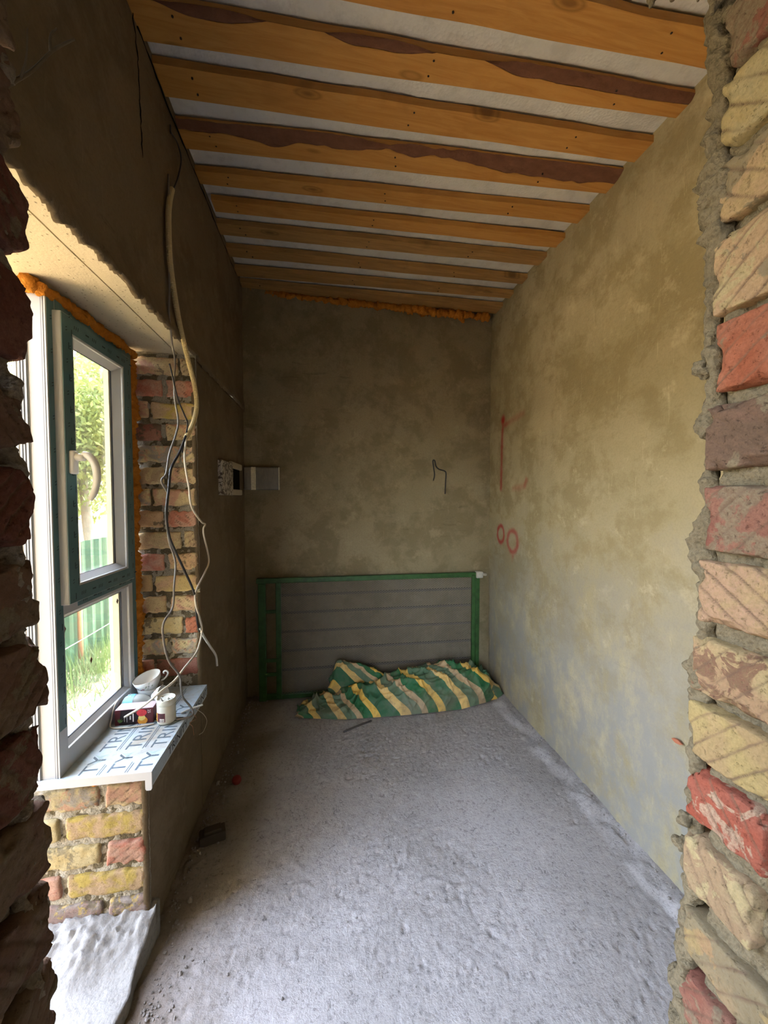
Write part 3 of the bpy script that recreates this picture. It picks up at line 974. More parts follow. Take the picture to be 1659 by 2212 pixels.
# orange foam squeezed out under the last board
t = NT('orange_foam'); n1 = t.noise(30, 4, 0.6); n2 = t.noise(110, 3, 0.6)
t.col(t.mix(n1, (0.30, 0.095, 0.010), (0.60, 0.24, 0.03))).rough(0.85, 0.1); t.bump(n1, 0.8, 0.012); t.bump(n2, 0.8, 0.006)
M_FOAM = t.m
fp = []
rng = np.random.RandomState(8)
for i, x in enumerate(np.arange(XL + 0.05, XR - 0.02, 0.02)):
    f = (x - XL) / (XR - XL)
    fp.append((x, 2.585 - 0.075 * f + rng.uniform(-.004, .004), zceil(x) - 0.010 - 0.016 * f + rng.uniform(-.006, .004)))
ridge(fp, [0.012 + 0.012 * rng.rand() + 0.012 * (i > len(fp) * .6) * rng.rand() for i, _ in enumerate(fp)], 180, 0.7, M_FOAM, ceil_o, 'foam_bead', 12, 4, 55)
ridge([(0.90, 2.53, 2.575), (0.905, 2.525, 2.55), (0.915, 2.525, 2.535), (0.92, 2.525, 2.515)], [0.02, 0.018, 0.014, 0.006], 181, 0.8, M_FOAM, ceil_o, 'foam_bead', 12, 8, 60)

# =================================================================== WINDOW
M_PVC = plain('white_plastic_profile', (0.43, 0.43, 0.43), 0.35, 0.5, 0, 0.04, 9)
t = NT('teal_protective_film'); n1 = t.noise(9, 4, 0.6, t.mapped((1, 1, 0.4))); n2 = t.noise(60, 3, 0.6)
t.col(t.mix(t.ramp(n1, [(0.3, 0), (0.7, 1)]), (0.045, 0.115, 0.128), (0.085, 0.175, 0.19))).rough(0.38, 0.5); t.bump(n1, 0.3, 0.004); t.bump(n2, 0.12, 0.001)
M_TEAL = t.m
M_INK = plain('film_print', (0.012, 0.030, 0.035), 0.5, 0.3)
M_GASKET = plain('grey_gasket', (0.045, 0.045, 0.05), 0.6, 0.2)
M_CREAMP = plain('creamy_spacer', (0.62, 0.55, 0.36), 0.5, 0.3)
t = NT('window_glass')
gl = t.n('ShaderNodeBsdfGlossy'); gl.inputs['Roughness'].default_value = 0.02
tr = t.n('ShaderNodeBsdfTransparent'); tr.inputs['Color'].default_value = (0.945, 0.955, 0.945, 1)
lw = t.n('ShaderNodeLayerWeight'); lw.inputs['Blend'].default_value = 0.5
rf_ = t.math('ADD', t.math('MULTIPLY', t.math('POWER', lw.outputs['Facing'], 4.0), 0.6), 0.03)
df = t.n('ShaderNodeBsdfDiffuse'); df.inputs['Color'].default_value = (0.75, 0.74, 0.70, 1)
ms = t.n('ShaderNodeMixShader'); ms2 = t.n('ShaderNodeMixShader')
dirt = t.ramp(t.noise(7, 5, 0.65, t.mapped((1, 1, 0.5))), [(0.45, 0.01), (0.75, 0.10)])
t.l(dirt, ms2.inputs[0]); t.l(tr.outputs[0], ms2.inputs[1]); t.l(df.outputs[0], ms2.inputs[2])
t.l(rf_, ms.inputs[0]); t.l(ms2.outputs[0], ms.inputs[1]); t.l(gl.outputs[0], ms.inputs[2])
t.l(ms.outputs[0], t.out.inputs[0])
M_GLASS = t.m

win = empty('window_1', (-0.72, 1.14, 0.572))
tag(win, 'narrow white plastic window with teal film and opening upper sash', 'window', kind='structure')
W0 = Vector((-0.72, 1.14, 0.572))
def wpart(name, mb, mat, parent=None, smooth=False):
    v = [Vector(p) - W0 for p in mb.v]
    return obj(name, v, mb.f, mat, parent or win, smooth)
WY0, WY1, WZ0, WZ1 = 1.140, 1.585, 0.572, 1.878
# outer frame members (four), white plastic
fi, fo = -0.722, -0.790
fr = []
mb = MB(); mb.box(fo, fi, WY0 + .004, WY0 + 0.040, WZ0, WZ1, 0.002); fr.append(wpart('frame_stile', mb, M_PVC))
mb = MB(); mb.box(fo, fi, WY1 - 0.052, WY1, WZ0, WZ1, 0.002); fr.append(wpart('frame_stile', mb, M_PVC))
mb = MB(); mb.box(fo, fi - .001, WY0 + 0.038, WY1 - 0.050, WZ1 - 0.042, WZ1, 0.002); fr.append(wpart('frame_rail', mb, M_PVC))
mb = MB(); mb.box(fo, fi - .001, WY0 + 0.038, WY1 - 0.050, WZ0, WZ0 + 0.060, 0.002); fr.append(wpart('frame_rail', mb, M_PVC))
mb = MB(); mb.box(fo, fi - .001, WY0 + 0.038, WY1 - 0.050, 1.012, 1.064, 0.002); fr.append(wpart('transom', mb, M_PVC))
# ribs, and grey strips painted as groove shade, on the side of the frame that shows in the balcony opening
mb = MB()
for x0, x1, p in ((-0.7255, -0.7215, 0.003), (-0.7315, -0.7285, 0.002), (-0.7745, -0.770, 0.0035), (-0.7815, -0.7785, 0.0035), (-0.789, -0.785, 0.0035), (-0.797, -0.793, 0.0035)):
    mb.box(x0, x1, WY0 - p + .004, WY0 + 0.006, WZ0 + .001, WZ1 - 0.001)
mb.box(-0.80, -0.788, WY0 + 0.002, WY0 + 0.03, WZ0, WZ1)
wpart('profile_ribs', mb, M_PVC, fr[0])
mb = MB()
for x0, x1 in ((-0.7285, -0.7255), (-0.7345, -0.7320), (-0.7700, -0.7665), (-0.7785, -0.7745), (-0.7850, -0.7815), (-0.793, -0.789)):
    mb.box(x0, x1, WY0 + .0032, WY0 + 0.006, WZ0 + .001, WZ1 - 0.001)
wpart('groove_shade_strips', mb, plain('groove_shade_grey', (0.20, 0.21, 0.235), 0.5, 0.3), fr[0])
# teal film strips on the frame faces
mb = MB()
mb.box(fi - .001, fi + 0.0012, WY0 + 0.006, WY0 + 0.034, 0.70, WZ1 - 0.004)
wpart('film', mb, M_TEAL, fr[0])
mb = MB(); mb.box(fi - .001, fi + 0.0012, WY1 - 0.026, WY1 - 0.002, 0.66, WZ1 - 0.002); wpart('film', mb, M_TEAL, fr[1])
mb = MB(); mb.box(fi - .002, fi + 0.0008, WY0 + 0.038, WY1 - 0.012, WZ1 - 0.036, WZ1 - 0.004); wpart('film', mb, M_TEAL, fr[2])
mb = MB(); mb.box(fi - .002, fi + 0.0008, WY0 + 0.10, WY1 - 0.012, 1.022, 1.052); wpart('film', mb, M_TEAL, fr[4])
# glazing beads of the lower fixed light
def beads(y0, y1, z0, z1, x_in, x_gl, w, parent, mat=M_PVC):
    """sloped bead: outer rectangle at x_in, inner rectangle (smaller by w) at x_gl"""
    o_ = [(y0, z0), (y1, z0), (y1, z1), (y0, z1)]
    i_ = [(y0 + w, z0 + w), (y1 - w, z0 + w), (y1 - w, z1 - w), (y0 + w, z1 - w)]
    for k in range(4):
        k2 = (k + 1) % 4
        v = [(x_in, *o_[k]), (x_in, *o_[k2]), (x_gl, *i_[k2]), (x_gl, *i_[k]), (x_gl - .004, *o_[k]), (x_gl - .004, *o_[k2]), (x_gl - .004, *i_[k2]), (x_gl - .004, *i_[k])]
        mb = MB(); mb.add(v, [(0, 3, 2, 1), (4, 5, 6, 7), (0, 1, 5, 4), (3, 7, 6, 2), (0, 4, 7, 3), (1, 2, 6, 5)])
        wpart('glazing_bead', mb, mat, parent)
def gasket(y0, y1, z0, z1, x, w, parent):
    mb = MB()
    mb.box(x - .003, x + .001, y0, y0 + w, z0, z1); mb.box(x - .003, x + .001, y1 - w, y1, z0, z1)
    mb.box(x - .003, x + .001, y0, y1, z0, z0 + w); mb.box(x - .003, x + .001, y0, y1, z1 - w, z1)
    wpart('gasket', mb, M_GASKET, parent)
XG = -0.745
beads(1.172, 1.540, 0.625, 1.018, -0.7235, XG + .004, 0.020, fr[3])
gasket(1.190, 1.522, 0.643, 1.000, XG + .002, 0.004, fr[3])
mb = MB(); mb.box(XG - 0.004, XG, 1.180, 1.532, 0.633, 1.008); p_low = wpart('pane', mb, M_GLASS)
mb = MB(); mb.box(XG - 0.028, XG - 0.024, 1.180, 1.532, 0.633, 1.008); wpart('pane', mb, M_GLASS)
mb = MB()
mb.box(XG - 0.024, XG - 0.004, 1.515, 1.528, 0.633, 1.008)
wpart('spacer', mb, M_CREAMP, fr[3])
# opening sash
sash = empty('sash', (0, 0, 0)); sash.parent = win
SY0, SY1, SZ0, SZ1, SX = 1.165, 1.532, 1.043, 1.842, -0.700
sw = 0.052
def spart(name, mb, mat, parent=None, smooth=False):
    return wpart(name, mb, mat, parent or sash, smooth)
mb = MB(); mb.box(-0.760, SX, SY0, SY0 + sw, SZ0, SZ1, 0.003); st0 = spart('sash_stile', mb, M_PVC)
mb = MB(); mb.box(-0.760, SX, SY1 - sw, SY1, SZ0, SZ1, 0.003); st1 = spart('sash_stile', mb, M_PVC)
mb = MB(); mb.box(-0.760, SX - .0004, SY0 + sw - .002, SY1 - sw + .002, SZ1 - sw, SZ1 - .0005, 0.003); st2 = spart('sash_rail', mb, M_PVC)
mb = MB(); mb.box(-0.760, SX - .0004, SY0 + sw - .002, SY1 - sw + .002, SZ0 + .0005, SZ0 + sw, 0.003); st3 = spart('sash_rail', mb, M_PVC)
mb = MB()   # teal film, mitred frame
fy0, fy1, fz0, fz1 = SY0 + .002, SY1 - .002, SZ0 + .003, SZ1 - .003
w_ = sw - 0.010
for (a, b, c_, d) in (((fy0, fz0), (fy1, fz0), (fy1 - w_, fz0 + w_), (fy0 + w_, fz0 + w_)), ((fy1, fz0), (fy1, fz1), (fy1 - w_, fz1 - w_), (fy1 - w_, fz0 + w_)),
                      ((fy1, fz1), (fy0, fz1), (fy0 + w_, fz1 - w_), (fy1 - w_, fz1 - w_)), ((fy0, fz1), (fy0, fz0), (fy0 + w_, fz0 + w_), (fy0 + w_, fz1 - w_))):
    x1 = SX + 0.0012
    v = [(x1, *a), (x1, *b), (x1, *c_), (x1, *d)] + [(SX - .001, *a), (SX - .001, *b), (SX - .001, *c_), (SX - .001, *d)]
    mb.add(v, [(0, 1, 2, 3), (7, 6, 5, 4), (0, 4, 5, 1), (1, 5, 6, 2), (2, 6, 7, 3), (3, 7, 4, 0)])
spart('film', mb, M_TEAL)
# printed marks on the film (pairs of slanted strokes and short bars)
mb = MB()
random.seed(21)
xk = SX + 0.0016
def mark(y, z, vert):
    if vert:
        for dz in (-.004, .004):
            mb.add([(xk, y - .004, z + dz), (xk, y + .003, z + dz + .003), (xk, y + .003, z + dz + .0055), (xk, y - .004, z + dz + .0025)], [(0, 1, 2, 3)])
        mb.add([(xk, y + .006, z - .05), (xk, y + .0095, z - .05), (xk, y + .0095, z - .032), (xk, y + .006, z - .032)], [(0, 1, 2, 3)])
    else:
        for dy in (-.008, 0, .008):
            mb.add([(xk, y + dy, z - .005), (xk, y + dy + .003, z - .005), (xk, y + dy + .005, z + .005), (xk, y + dy + .002, z + .005)], [(0, 1, 2, 3)])
        mb.add([(xk, y + .045, z - .002), (xk, y + .062, z - .002), (xk, y + .062, z + .0025), (xk, y + .045, z + .0025)], [(0, 1, 2, 3)])
for k in range(9):
    mark(SY0 + 0.020, SZ0 + 0.06 + k * 0.087, True); mark(SY1 - 0.022, SZ0 + 0.09 + k * 0.087, True)
    mark(SY0 + 0.034, SZ0 + 0.10 + k * 0.087, True)
for k in range(4):
    mark(SY0 + 0.06 + k * 0.085, SZ0 + 0.022, False); mark(SY0 + 0.06 + k * 0.085, SZ1 - 0.024, False)
xk = fi + 0.0016
for k in range(13): mark(WY0 + 0.020, 0.76 + k * 0.088, True)
xk = fi + 0.0012
for k in range(4): mark(WY0 + 0.13 + k * 0.075, 1.034, False)
spart('film_print', mb, M_INK)
iy0, iy1, iz0, iz1 = SY0 + sw - .004, SY1 - sw + .004, SZ0 + sw - .004, SZ1 - sw + .004
beads(iy0, iy1, iz0, iz1, SX - .001, -0.7285, 0.020, sash)
gasket(iy0 + .017, iy1 - .017, iz0 + .017, iz1 - .017, -0.7300, 0.004, sash)
mb = MB(); mb.box(-0.735, -0.731, iy0 + .01, iy1 - .01, iz0 + .01, iz1 - .01); p_up = spart('pane', mb, M_GLASS)
mb = MB(); mb.box(-0.755, -0.751, iy0 + .01, iy1 - .01, iz0 + .01, iz1 - .01); spart('pane', mb, M_GLASS)
mb = MB(); mb.box(-0.751, -0.735, iy1 - .026, iy1 - .014, iz0 + .01, iz1 - .01); spart('spacer', mb, M_CREAMP)
# small brown diamond stickers on the panes
M_STICK = plain('brown_sticker', (0.12, 0.06, 0.04), 0.6, 0.2)
for (y, z, x, par) in ((1.214, 0.962, XG + .0006, p_low), (1.335, 0.822, XG + .0006, p_low), (1.497, 0.968, XG + .0006, p_low), (1.474, 1.130, -0.7304, p_up)):
    mb = MB()
    v = [(x, y, z - .010), (x, y + .007, z), (x, y, z + .010), (x, y - .007, z)]
    mb.add(v + [(p[0] + .0006, p[1], p[2]) for p in v], [(4, 5, 6, 7), (3, 2, 1, 0), (0, 1, 5, 4), (1, 2, 6, 5), (2, 3, 7, 6), (3, 0, 4, 7)])
    wpart('sticker', mb, M_STICK, par)
# handle: base plate, neck and a curved lever hanging down
M_HANDLE = plain('off_white_handle', (0.74, 0.72, 0.68), 0.3, 0.5, 0, 0.03)
hnd = empty('handle', (0, 0, 0)); hnd.parent = win
mb = MB(); mb.box(SX, SX + 0.014, 1.177, 1.203, 1.405, 1.470, 0.005); wpart('handle_base', mb, M_HANDLE, hnd, True)
mb = MB(); mb.tube([(SX + .012, 1.190, 1.452), (SX + .035, 1.190, 1.452)], 0.010, 12); wpart('handle_neck', mb, M_HANDLE, hnd, True)
mb = MB()
mb.tube([(SX + .030, 1.190, 1.460), (SX + .045, 1.192, 1.455), (SX + .055, 1.197, 1.437), (SX + .058, 1.202, 1.410), (SX + .056, 1.203, 1.380), (SX + .050, 1.200, 1.352), (SX + .042, 1.196, 1.332)], 0.009, 12, 5,
        radii=list(np.interp(np.linspace(0, 1, 31), [0, .15, .5, .85, 1], [.009, .0105, .010, .0085, .005])))
wpart('handle_lever', mb, M_HANDLE, hnd, True)
# foam beads between frame and masonry
def foam(pts, radii, seed):
    o = ridge(pts, radii, seed, 0.5, M_FOAM, win, 'foam_seal', 24, 16, 38)
    o.location = -W0
rng = np.random.RandomState(3)
foam([(-0.755, y, 1.889 + rng.uniform(-.003, .003)) for y in np.arange(1.125, 1.63, 0.03)], [0.019 + .007 * rng.rand() for _ in range(17)], 201)
foam([(-0.730, y, 1.884 + rng.uniform(-.004, .004)) for y in np.arange(1.13, 1.63, 0.03)], [0.016 + .008 * rng.rand() for _ in range(17)], 204)
foam([(-0.748, 1.612 + rng.uniform(-.004, .004), z) for z in np.arange(0.60, 1.90, 0.06)], [0.027 + .006 * rng.rand() for _ in range(22)], 202)
foam([(-0.66 + k * .012, 1.165, 0.541 + rng.uniform(-.003, .003)) for k in range(5)], [0.006, .011, .008, .011, .005], 203)

# =================================================================== WINDOW SILL with printed film
M_SILL = plain('white_sill', (0.52, 0.54, 0.55), 0.35, 0.45, 0, 0.03)
t = NT('sill_film'); n1 = t.noise(7, 5, 0.6, None, 0.6); n2 = t.noise(60, 4, 0.6)
sep = t.n('ShaderNodeSeparateXYZ'); t.l(t.coord(), sep.inputs[0])
c = t.mix(t.ramp(n1, [(0.35, 0), (0.7, 1)]), (0.38, 0.46, 0.52), (0.46, 0.51, 0.54))
c = t.mix(t.ramp(n1, [(0.47, 0), (0.62, 0.85)]), c, (0.33, 0.285, 0.22))
c = t.mix(t.ramp(n2, [(0.52, 0), (0.75, 0.5)]), c, (0.26, 0.22, 0.17))
t.col(c).rough(0.5, 0.35); t.bump(n1, 0.15, 0.003)
M_SFILM = t.m
M_PRINT = plain('grey_blue_print', (0.10, 0.13, 0.16), 0.6, 0.2)
M_PRINTL = plain('pale_green_print', (0.34, 0.44, 0.42), 0.6, 0.2)
M_PRINTD = plain('black_print', (0.02, 0.02, 0.025), 0.6, 0.2)
SZ = 0.573
sill = empty('window_sill', (-0.60, 1.40, SZ))
tag(sill, 'white plastic window sill with printed protective film under the window', 'window sill')
S0 = Vector((-0.60, 1.40, SZ))
def sp(name, mb, mat, parent=None, smooth=False):
    return obj(name, [Vector(p) - S0 for p in mb.v], mb.f, mat, parent or sill, smooth)
XS0, XS1, YS0, YS1 = -0.722, -0.489, 1.137, 1.642
mb = MB(); mb.box(XS0 - 0.06, XS1, YS0, YS1, SZ - 0.022, SZ - .0006, 0.002)
mb.box(XS1 - 0.014, XS1, YS0, YS1, SZ - 0.050, SZ - 0.010, 0.005)
sp('board', mb, M_SILL)
mb = MB(); mb.box(XS0 - 0.005, XS1 + .001, YS0 + .0, YS1, SZ - .0008, SZ + .0003)
mb.box(XS1 - .001, XS1 + .0008, YS0, YS1, SZ - 0.040, SZ)
sp('film', mb, M_SFILM)
prof = [(XS0 - .075, SZ + .0006), (XS1 + .002, SZ + .0006), (XS1 + .002, SZ - .048), (XS1 - .001, SZ - .0525), (XS1 - .0125, SZ - .0525), (XS1 - .0155, SZ - .048), (XS1 - .0155, SZ - .0225), (XS0 - .075, SZ - .0225)]
mb = MB(); n_ = len(prof)
mb.add([(x, YS0 - .004, z) for x, z in prof] + [(x, YS0 + .001, z) for x, z in prof], [tuple(range(n_ - 1, -1, -1)), tuple(range(n_, 2 * n_))] + [(k, (k + 1) % n_, n_ + (k + 1) % n_, n_ + k) for k in range(n_)])
sp('end_cap', mb, M_PVC)

def text_mesh(body, size):
    cu = bpy.data.curves.new('txt', 'FONT')
    cu.body = body; cu.size = size; cu.resolution_u = 3
    cu.align_x = 'LEFT'
    o = bpy.data.objects.new('txt', cu)
    COL.objects.link(o)
    dg = bpy.context.evaluated_depsgraph_get()
    me = bpy.data.meshes.new_from_object(o.evaluated_get(dg))
    v = [tuple(p.co) for p in me.vertices]; f = [tuple(p.vertices) for p in me.polygons]
    bpy.data.objects.remove(o); bpy.data.curves.remove(cu); bpy.data.meshes.remove(me)
    return v, f
def put_text(mb, body, size, org, ex, ey, lift=(0, 0, 0), clip=None, sx=1.0):
    v, f = text_mesh(body, size)
    org, ex, ey = Vector(org), Vector(ex), Vector(ey)
    P = [org + ex * (p[0] * sx) + ey * p[1] for p in v]
    if clip: 
        keep = [clip(p) for p in P]
        f = [q for q in f if all(keep[i] for i in q)]
    mb.add(P, f)
mb = MB(); mbl = MB()
zt = SZ + .0008
for xr in (-0.497, -0.569, -0.641):              # baseline (towards the room); text runs away from the camera
    put_text(mb, 'TRINITY', 0.060, (xr, 1.245, zt), (0, 1, 0), (-1, 0, 0), clip=lambda p: p.y < YS1 - .003, sx=1.12)
    put_text(mb, 'TY', 0.060, (xr, 1.145, zt), (0, 1, 0), (-1, 0, 0), sx=1.12)
    for dx, a, b in ((0.008, 1.245, 1.62), (0.014, 1.25, 1.60), (0.008, 1.140, 1.185), (0.014, 1.140, 1.18)):
        if xr + dx < XS1 - .003:
            mb.add([(xr + dx, a, zt), (xr + dx + .0025, a, zt), (xr + dx + .0025, b, zt), (xr + dx, b, zt)], [(0, 1, 2, 3)])
    put_text(mbl, '600 1', 0.016, (xr - .012, 1.196, zt), (0, 1, 0), (-1, 0, 0), sx=0.9)
    # triangle emblem with a ring
    mbl.add([(xr - .002, 1.232, zt), (xr - .022, 1.214, zt), (xr - .042, 1.232, zt), (xr - .022, 1.224, zt)], [(0, 1, 3), (1, 2, 3)])
sp('film_print', mb, M_PRINT)
sp('film_print', mbl, M_PRINTL)
mb = MB()
for y0 in (1.25, 1.50):
    put_text(mb, 'TRINITY', 0.036, (XS1 + .0012, y0, SZ - 0.036), (0, 1, 0), (0, 0, 1), clip=lambda p: p.y < YS1 - .003, sx=1.25)
sp('edge_print', mb, M_PRINTD)

# =================================================================== CLUTTER ON THE SILL
t = NT('floral_china')
fl = t.attr('flower')
t.col(t.mix(fl.outputs['Fac'], t.mix(t.noise(30), (0.70, 0.68, 0.65), (0.80, 0.78, 0.75)), fl.outputs['Vector'])).rough(0.25, 0.5)
t2 = t
t.t.nodes.remove(fl)
fa = t.attr('flower'); fc = t.attr('tint')
t.col(t.mix(fa.outputs['Fac'], t.mix(t.noise(30), (0.68, 0.66, 0.63), (0.80, 0.78, 0.75)), fc.outputs['Color']))
M_CHINA = t.m
def cup(name, label, M4, seed, handle=True, flower_ang=0.0):
    prof = [(0.0, 0.004), (0.020, 0.004), (0.022, 0.0), (0.026, 0.0), (0.027, 0.006)]
    prof += [(0.027 + 0.021 * (1 - (1 - s) ** 2.0), 0.006 + 0.046 * s) for s in np.linspace(0.05, 1, 16)]
    prof += [(0.0485, 0.0532), (0.0475, 0.0535), (0.0465, 0.0525)]
    prof += [(0.0465 - 0.022 * (1 - s) ** 2, 0.009 + 0.0435 * s) for s in np.linspace(0.95, 0, 10)] + [(0.0, 0.008)]
    mb = MB(); mb.lathe(prof, 72)
    V = np.array(mb.v)
    ang = np.arctan2(V[:, 1], V[:, 0]); rad = np.hypot(V[:, 0], V[:, 1])
    outer = np.arange(len(V)) < 72 * 21
    rng = np.random.RandomState(seed)
    fl = np.zeros(len(V)); tint = np.zeros((len(V), 3))
    def blob(a, z, r, col):
        da = (ang - a + math.pi) % (2 * math.pi) - math.pi
        d = np.hypot(da * 0.045, V[:, 2] - z)
        m = (d < r) & outer
        fl[m] = 1; tint[m] = col
    for base in (flower_ang, flower_ang + 2.4, flower_ang + 4.3):
        for k in range(10): blob(base + rng.uniform(-.42, .30), 0.026 + rng.uniform(-.010, .009), rng.uniform(.002, .0042), (0.36 + .15 * rng.rand(), 0.05, 0.10))
        for k in range(6): blob(base + rng.uniform(0.2, 1.0), 0.028 + rng.uniform(-.012, .014), rng.uniform(.0018, .003), (0.20, 0.30, 0.13))
        for k in range(5): blob(base + rng.uniform(-.8, 1.1), 0.034 + rng.uniform(-.014, .012), .0017, (0.13, 0.14, 0.26))
        for k in range(5): blob(base + 0.55 + 0.06 * k, 0.020 + 0.006 * k, .0024, (0.42, 0.48, 0.30))
    root = empty(name)
    root.matrix_world = M4
    obj('bowl', V, mb.f, M_CHINA, root, True, attr={'flower': fl, 'tint': tint})
    if handle:
        hb = MB()
        pts = [(0.042, 0, 0.018), (0.052, 0, 0.019), (0.064, 0, 0.026), (0.072, 0, 0.037), (0.071, 0, 0.047), (0.064, 0, 0.051), (0.058, 0, 0.046), (0.060, 0, 0.041)]
        hb.tube(pts, 0.0035, 8, 5, radii=list(np.interp(np.linspace(0, 1, 36), [0, .7, 1], [.0035, .0032, .0024])))
        n = len(hb.v)
        obj('handle', hb.v, hb.f, M_CHINA, root, True, attr={'flower': np.zeros(n), 'tint': np.zeros((n, 3))})
    tag(root, label, 'cup')
    return root
T = lambda x, y, z, rx=0, ry=0, rz=0, s=1.0: Matrix.Translation((x, y, z)) @ Euler((R(rx), R(ry), R(rz)), 'XYZ').to_matrix().to_4x4() @ Matrix.Scale(s, 4)
cup('teacup', 'white floral teacup tilted on top of another cup in the window corner', T(-0.664, 1.555, 0.614) @ Matrix.Rotation(R(-15), 4, (-0.4, 0.92, 0)) @ Matrix.Rotation(R(5), 4, (0.92, 0.4, 0)) @ Matrix.Rotation(R(14), 4, 'Z') @ Matrix.Scale(0.96, 4), 2, True, -2.1)
cup('teacup', 'white floral teacup standing upright underneath the tilted one', T(-0.668, 1.560, 0.5745, 0, 0, 60, 0.90), 5, False, -2.4)
cup('teacup', 'white floral teacup lying on its side behind the jar', T(-0.630, 1.500, 0.603, 0, 72, -10, 0.70), 9, False, 3.6)

# crumpled clear bottle with a blue label
t = NT('cloudy_plastic'); t.col((0.62, 0.62, 0.58)).rough(0.3, 0.5)
t.b.inputs['Transmission Weight'].default_value = 0.45; t.b.inputs['IOR'].default_value = 1.2
M_CLOUD = t.m
M_BLUE = plain('blue_label', (0.16, 0.46, 0.72), 0.45, 0.4, 0, 0.25, 60)
bot = empty('plastic_bottle', (-0.716, 1.468, 0.604), (0, R(86), R(-2)))
tag(bot, 'crumpled cloudy plastic bottle with blue label lying behind the tea box', 'bottle')
def crumple(mb, a, seed, fr=45):
    V = np.array(mb.v); 
    for k in range(3): V[:, k] += a * fbm(V, fr, seed + k, 2)
    mb.v = [tuple(p) for p in V]
mb = MB(); mb.lathe([(0.0, -.002), (0.021, 0.0), (0.026, 0.008), (0.0285, 0.03), (0.0285, 0.045), (0.026, 0.062), (0.020, 0.076), (0.012, 0.086), (0.008, 0.092), (0.008, 0.098), (0, 0.098)], 32)
crumple(mb, 0.003, 3); mb.build('body', M_CLOUD, bot, True)
mb = MB(); mb.lathe([(0.0270, 0.006), (0.0292, 0.018), (0.0298, 0.03), (0.0298, 0.040)], 32); crumple(mb, 0.003, 3); lab = mb.build('label', M_BLUE, bot, True)
mb = MB()
for k in range(5):
    a0 = 2.2 + k * 0.30
    for (z0, z1) in ((0.016, 0.022), (0.026, 0.030)):
        r_ = 0.0322
        mb.add([(r_ * math.cos(a0), r_ * math.sin(a0), z0), (r_ * math.cos(a0 + .14), r_ * math.sin(a0 + .14), z0), (r_ * math.cos(a0 + .14), r_ * math.sin(a0 + .14), z1), (r_ * math.cos(a0), r_ * math.sin(a0), z1)], [(0, 1, 2, 3)])
mb.build('print', M_PVC, lab)

# tea box
M_MAROON = plain('maroon_card', (0.105, 0.022, 0.032), 0.45, 0.4)
M_BOXTOP = plain('dusty_pink_card', (0.50, 0.38, 0.40), 0.6, 0.2)
M_BLACKC = plain('black_card', (0.022, 0.014, 0.018), 0.45, 0.4)
box = empty('tea_box', (-0.646, 1.385, 0.5735), (0, 0, R(2)))
tag(box, 'maroon tea box with fruit picture lying on the sill beside the white jar', 'box')
bw, bd, bh = 0.059, 0.046, 0.052
mb = MB(); mb.box(-bw, bw, 0, bd, 0, bh, 0.0012); mb.build('carton', M_MAROON, box)
mb = MB(); mb.box(-bw + .001, bw - .001, .001, bd - .001, bh - .0004, bh + .0008); mb.build('top_panel', M_BOXTOP, box)
def disc(mb, cx, cz, r, y, seg=24, sx=1.0):
    v = [(cx, y, cz)] + [(cx + sx * r * math.cos(2 * math.pi * k / seg), y, cz + r * math.sin(2 * math.pi * k / seg)) for k in range(seg)]
    mb.add(v, [(0, 1 + k, 1 + (k + 1) % seg) for k in range(seg)])
mb = MB(); mb.add([(-.046, -.0004, .001), (.005, -.0004, .001), (-.004, -.0004, bh - .001), (-.040, -.0004, bh - .001)], [(0, 1, 2, 3)]); mb.build('print', M_BLACKC, box)
M_LEAFP = plain('green_print', (0.14, 0.26, 0.08), 0.5, 0.3)
M_ORP = plain('orange_print', (0.85, 0.34, 0.05), 0.5, 0.3, 0, 0.35, 90)
M_YEP = plain('yellow_print', (0.90, 0.70, 0.22), 0.5, 0.3, 0, 0.2, 90)
M_REP = plain('crimson_print', (0.60, 0.05, 0.06), 0.5, 0.3, 0, 0.45, 140)
M_WHP = plain('white_print', (0.75, 0.70, 0.68), 0.5, 0.3)
mb = MB(); disc(mb, 0.026, 0.011, 0.013, -.0008, 24, 1.2); mb.build('print', M_ORP, box)
mb = MB(); disc(mb, 0.024, 0.021, 0.010, -.0010, 20, 1.1); mb.build('print', M_YEP, box)
mb = MB(); disc(mb, 0.024, 0.038, 0.012, -.0012, 24, 1.3); mb.build('print', M_REP, box)
mb = MB(); disc(mb, -0.004, 0.024, 0.017, -.0014); mb.build('print', M_BLACKC, box)
mb = MB()
for (x0, x1, z0, z1) in ((-.030, -.0285, .012, .030), (-.022, -.0205, .010, .034), (-.013, -.009, .018, .031), (-.004, -.0005, .010, .038)):
    mb.add([(x0, -.0018, z0), (x1, -.0018, z0), (x1, -.0018, z1), (x0, -.0018, z1)], [(0, 1, 2, 3)])
mb.build('lettering', M_WHP, box)
mb = MB(); put_text(mb, '25', 0.013, (0.043, -.0018, 0.048), (0, 0, -1), (1, 0, 0)); mb.build('lettering', M_WHP, box)
mb = MB()
for a in (-0.5, -0.1, 0.4, 0.9):
    c0 = Vector((-.044, -.0016, .009)); d = Vector((math.sin(a) * .014, 0, math.cos(a) * .016)); n_ = Vector((math.cos(a) * .0025, 0, -math.sin(a) * .0025))
    mb.add([c0, c0 + d * .5 + n_, c0 + d, c0 + d * .5 - n_], [(0, 1, 2, 3)])
mb.build('print', M_LEAFP, box)

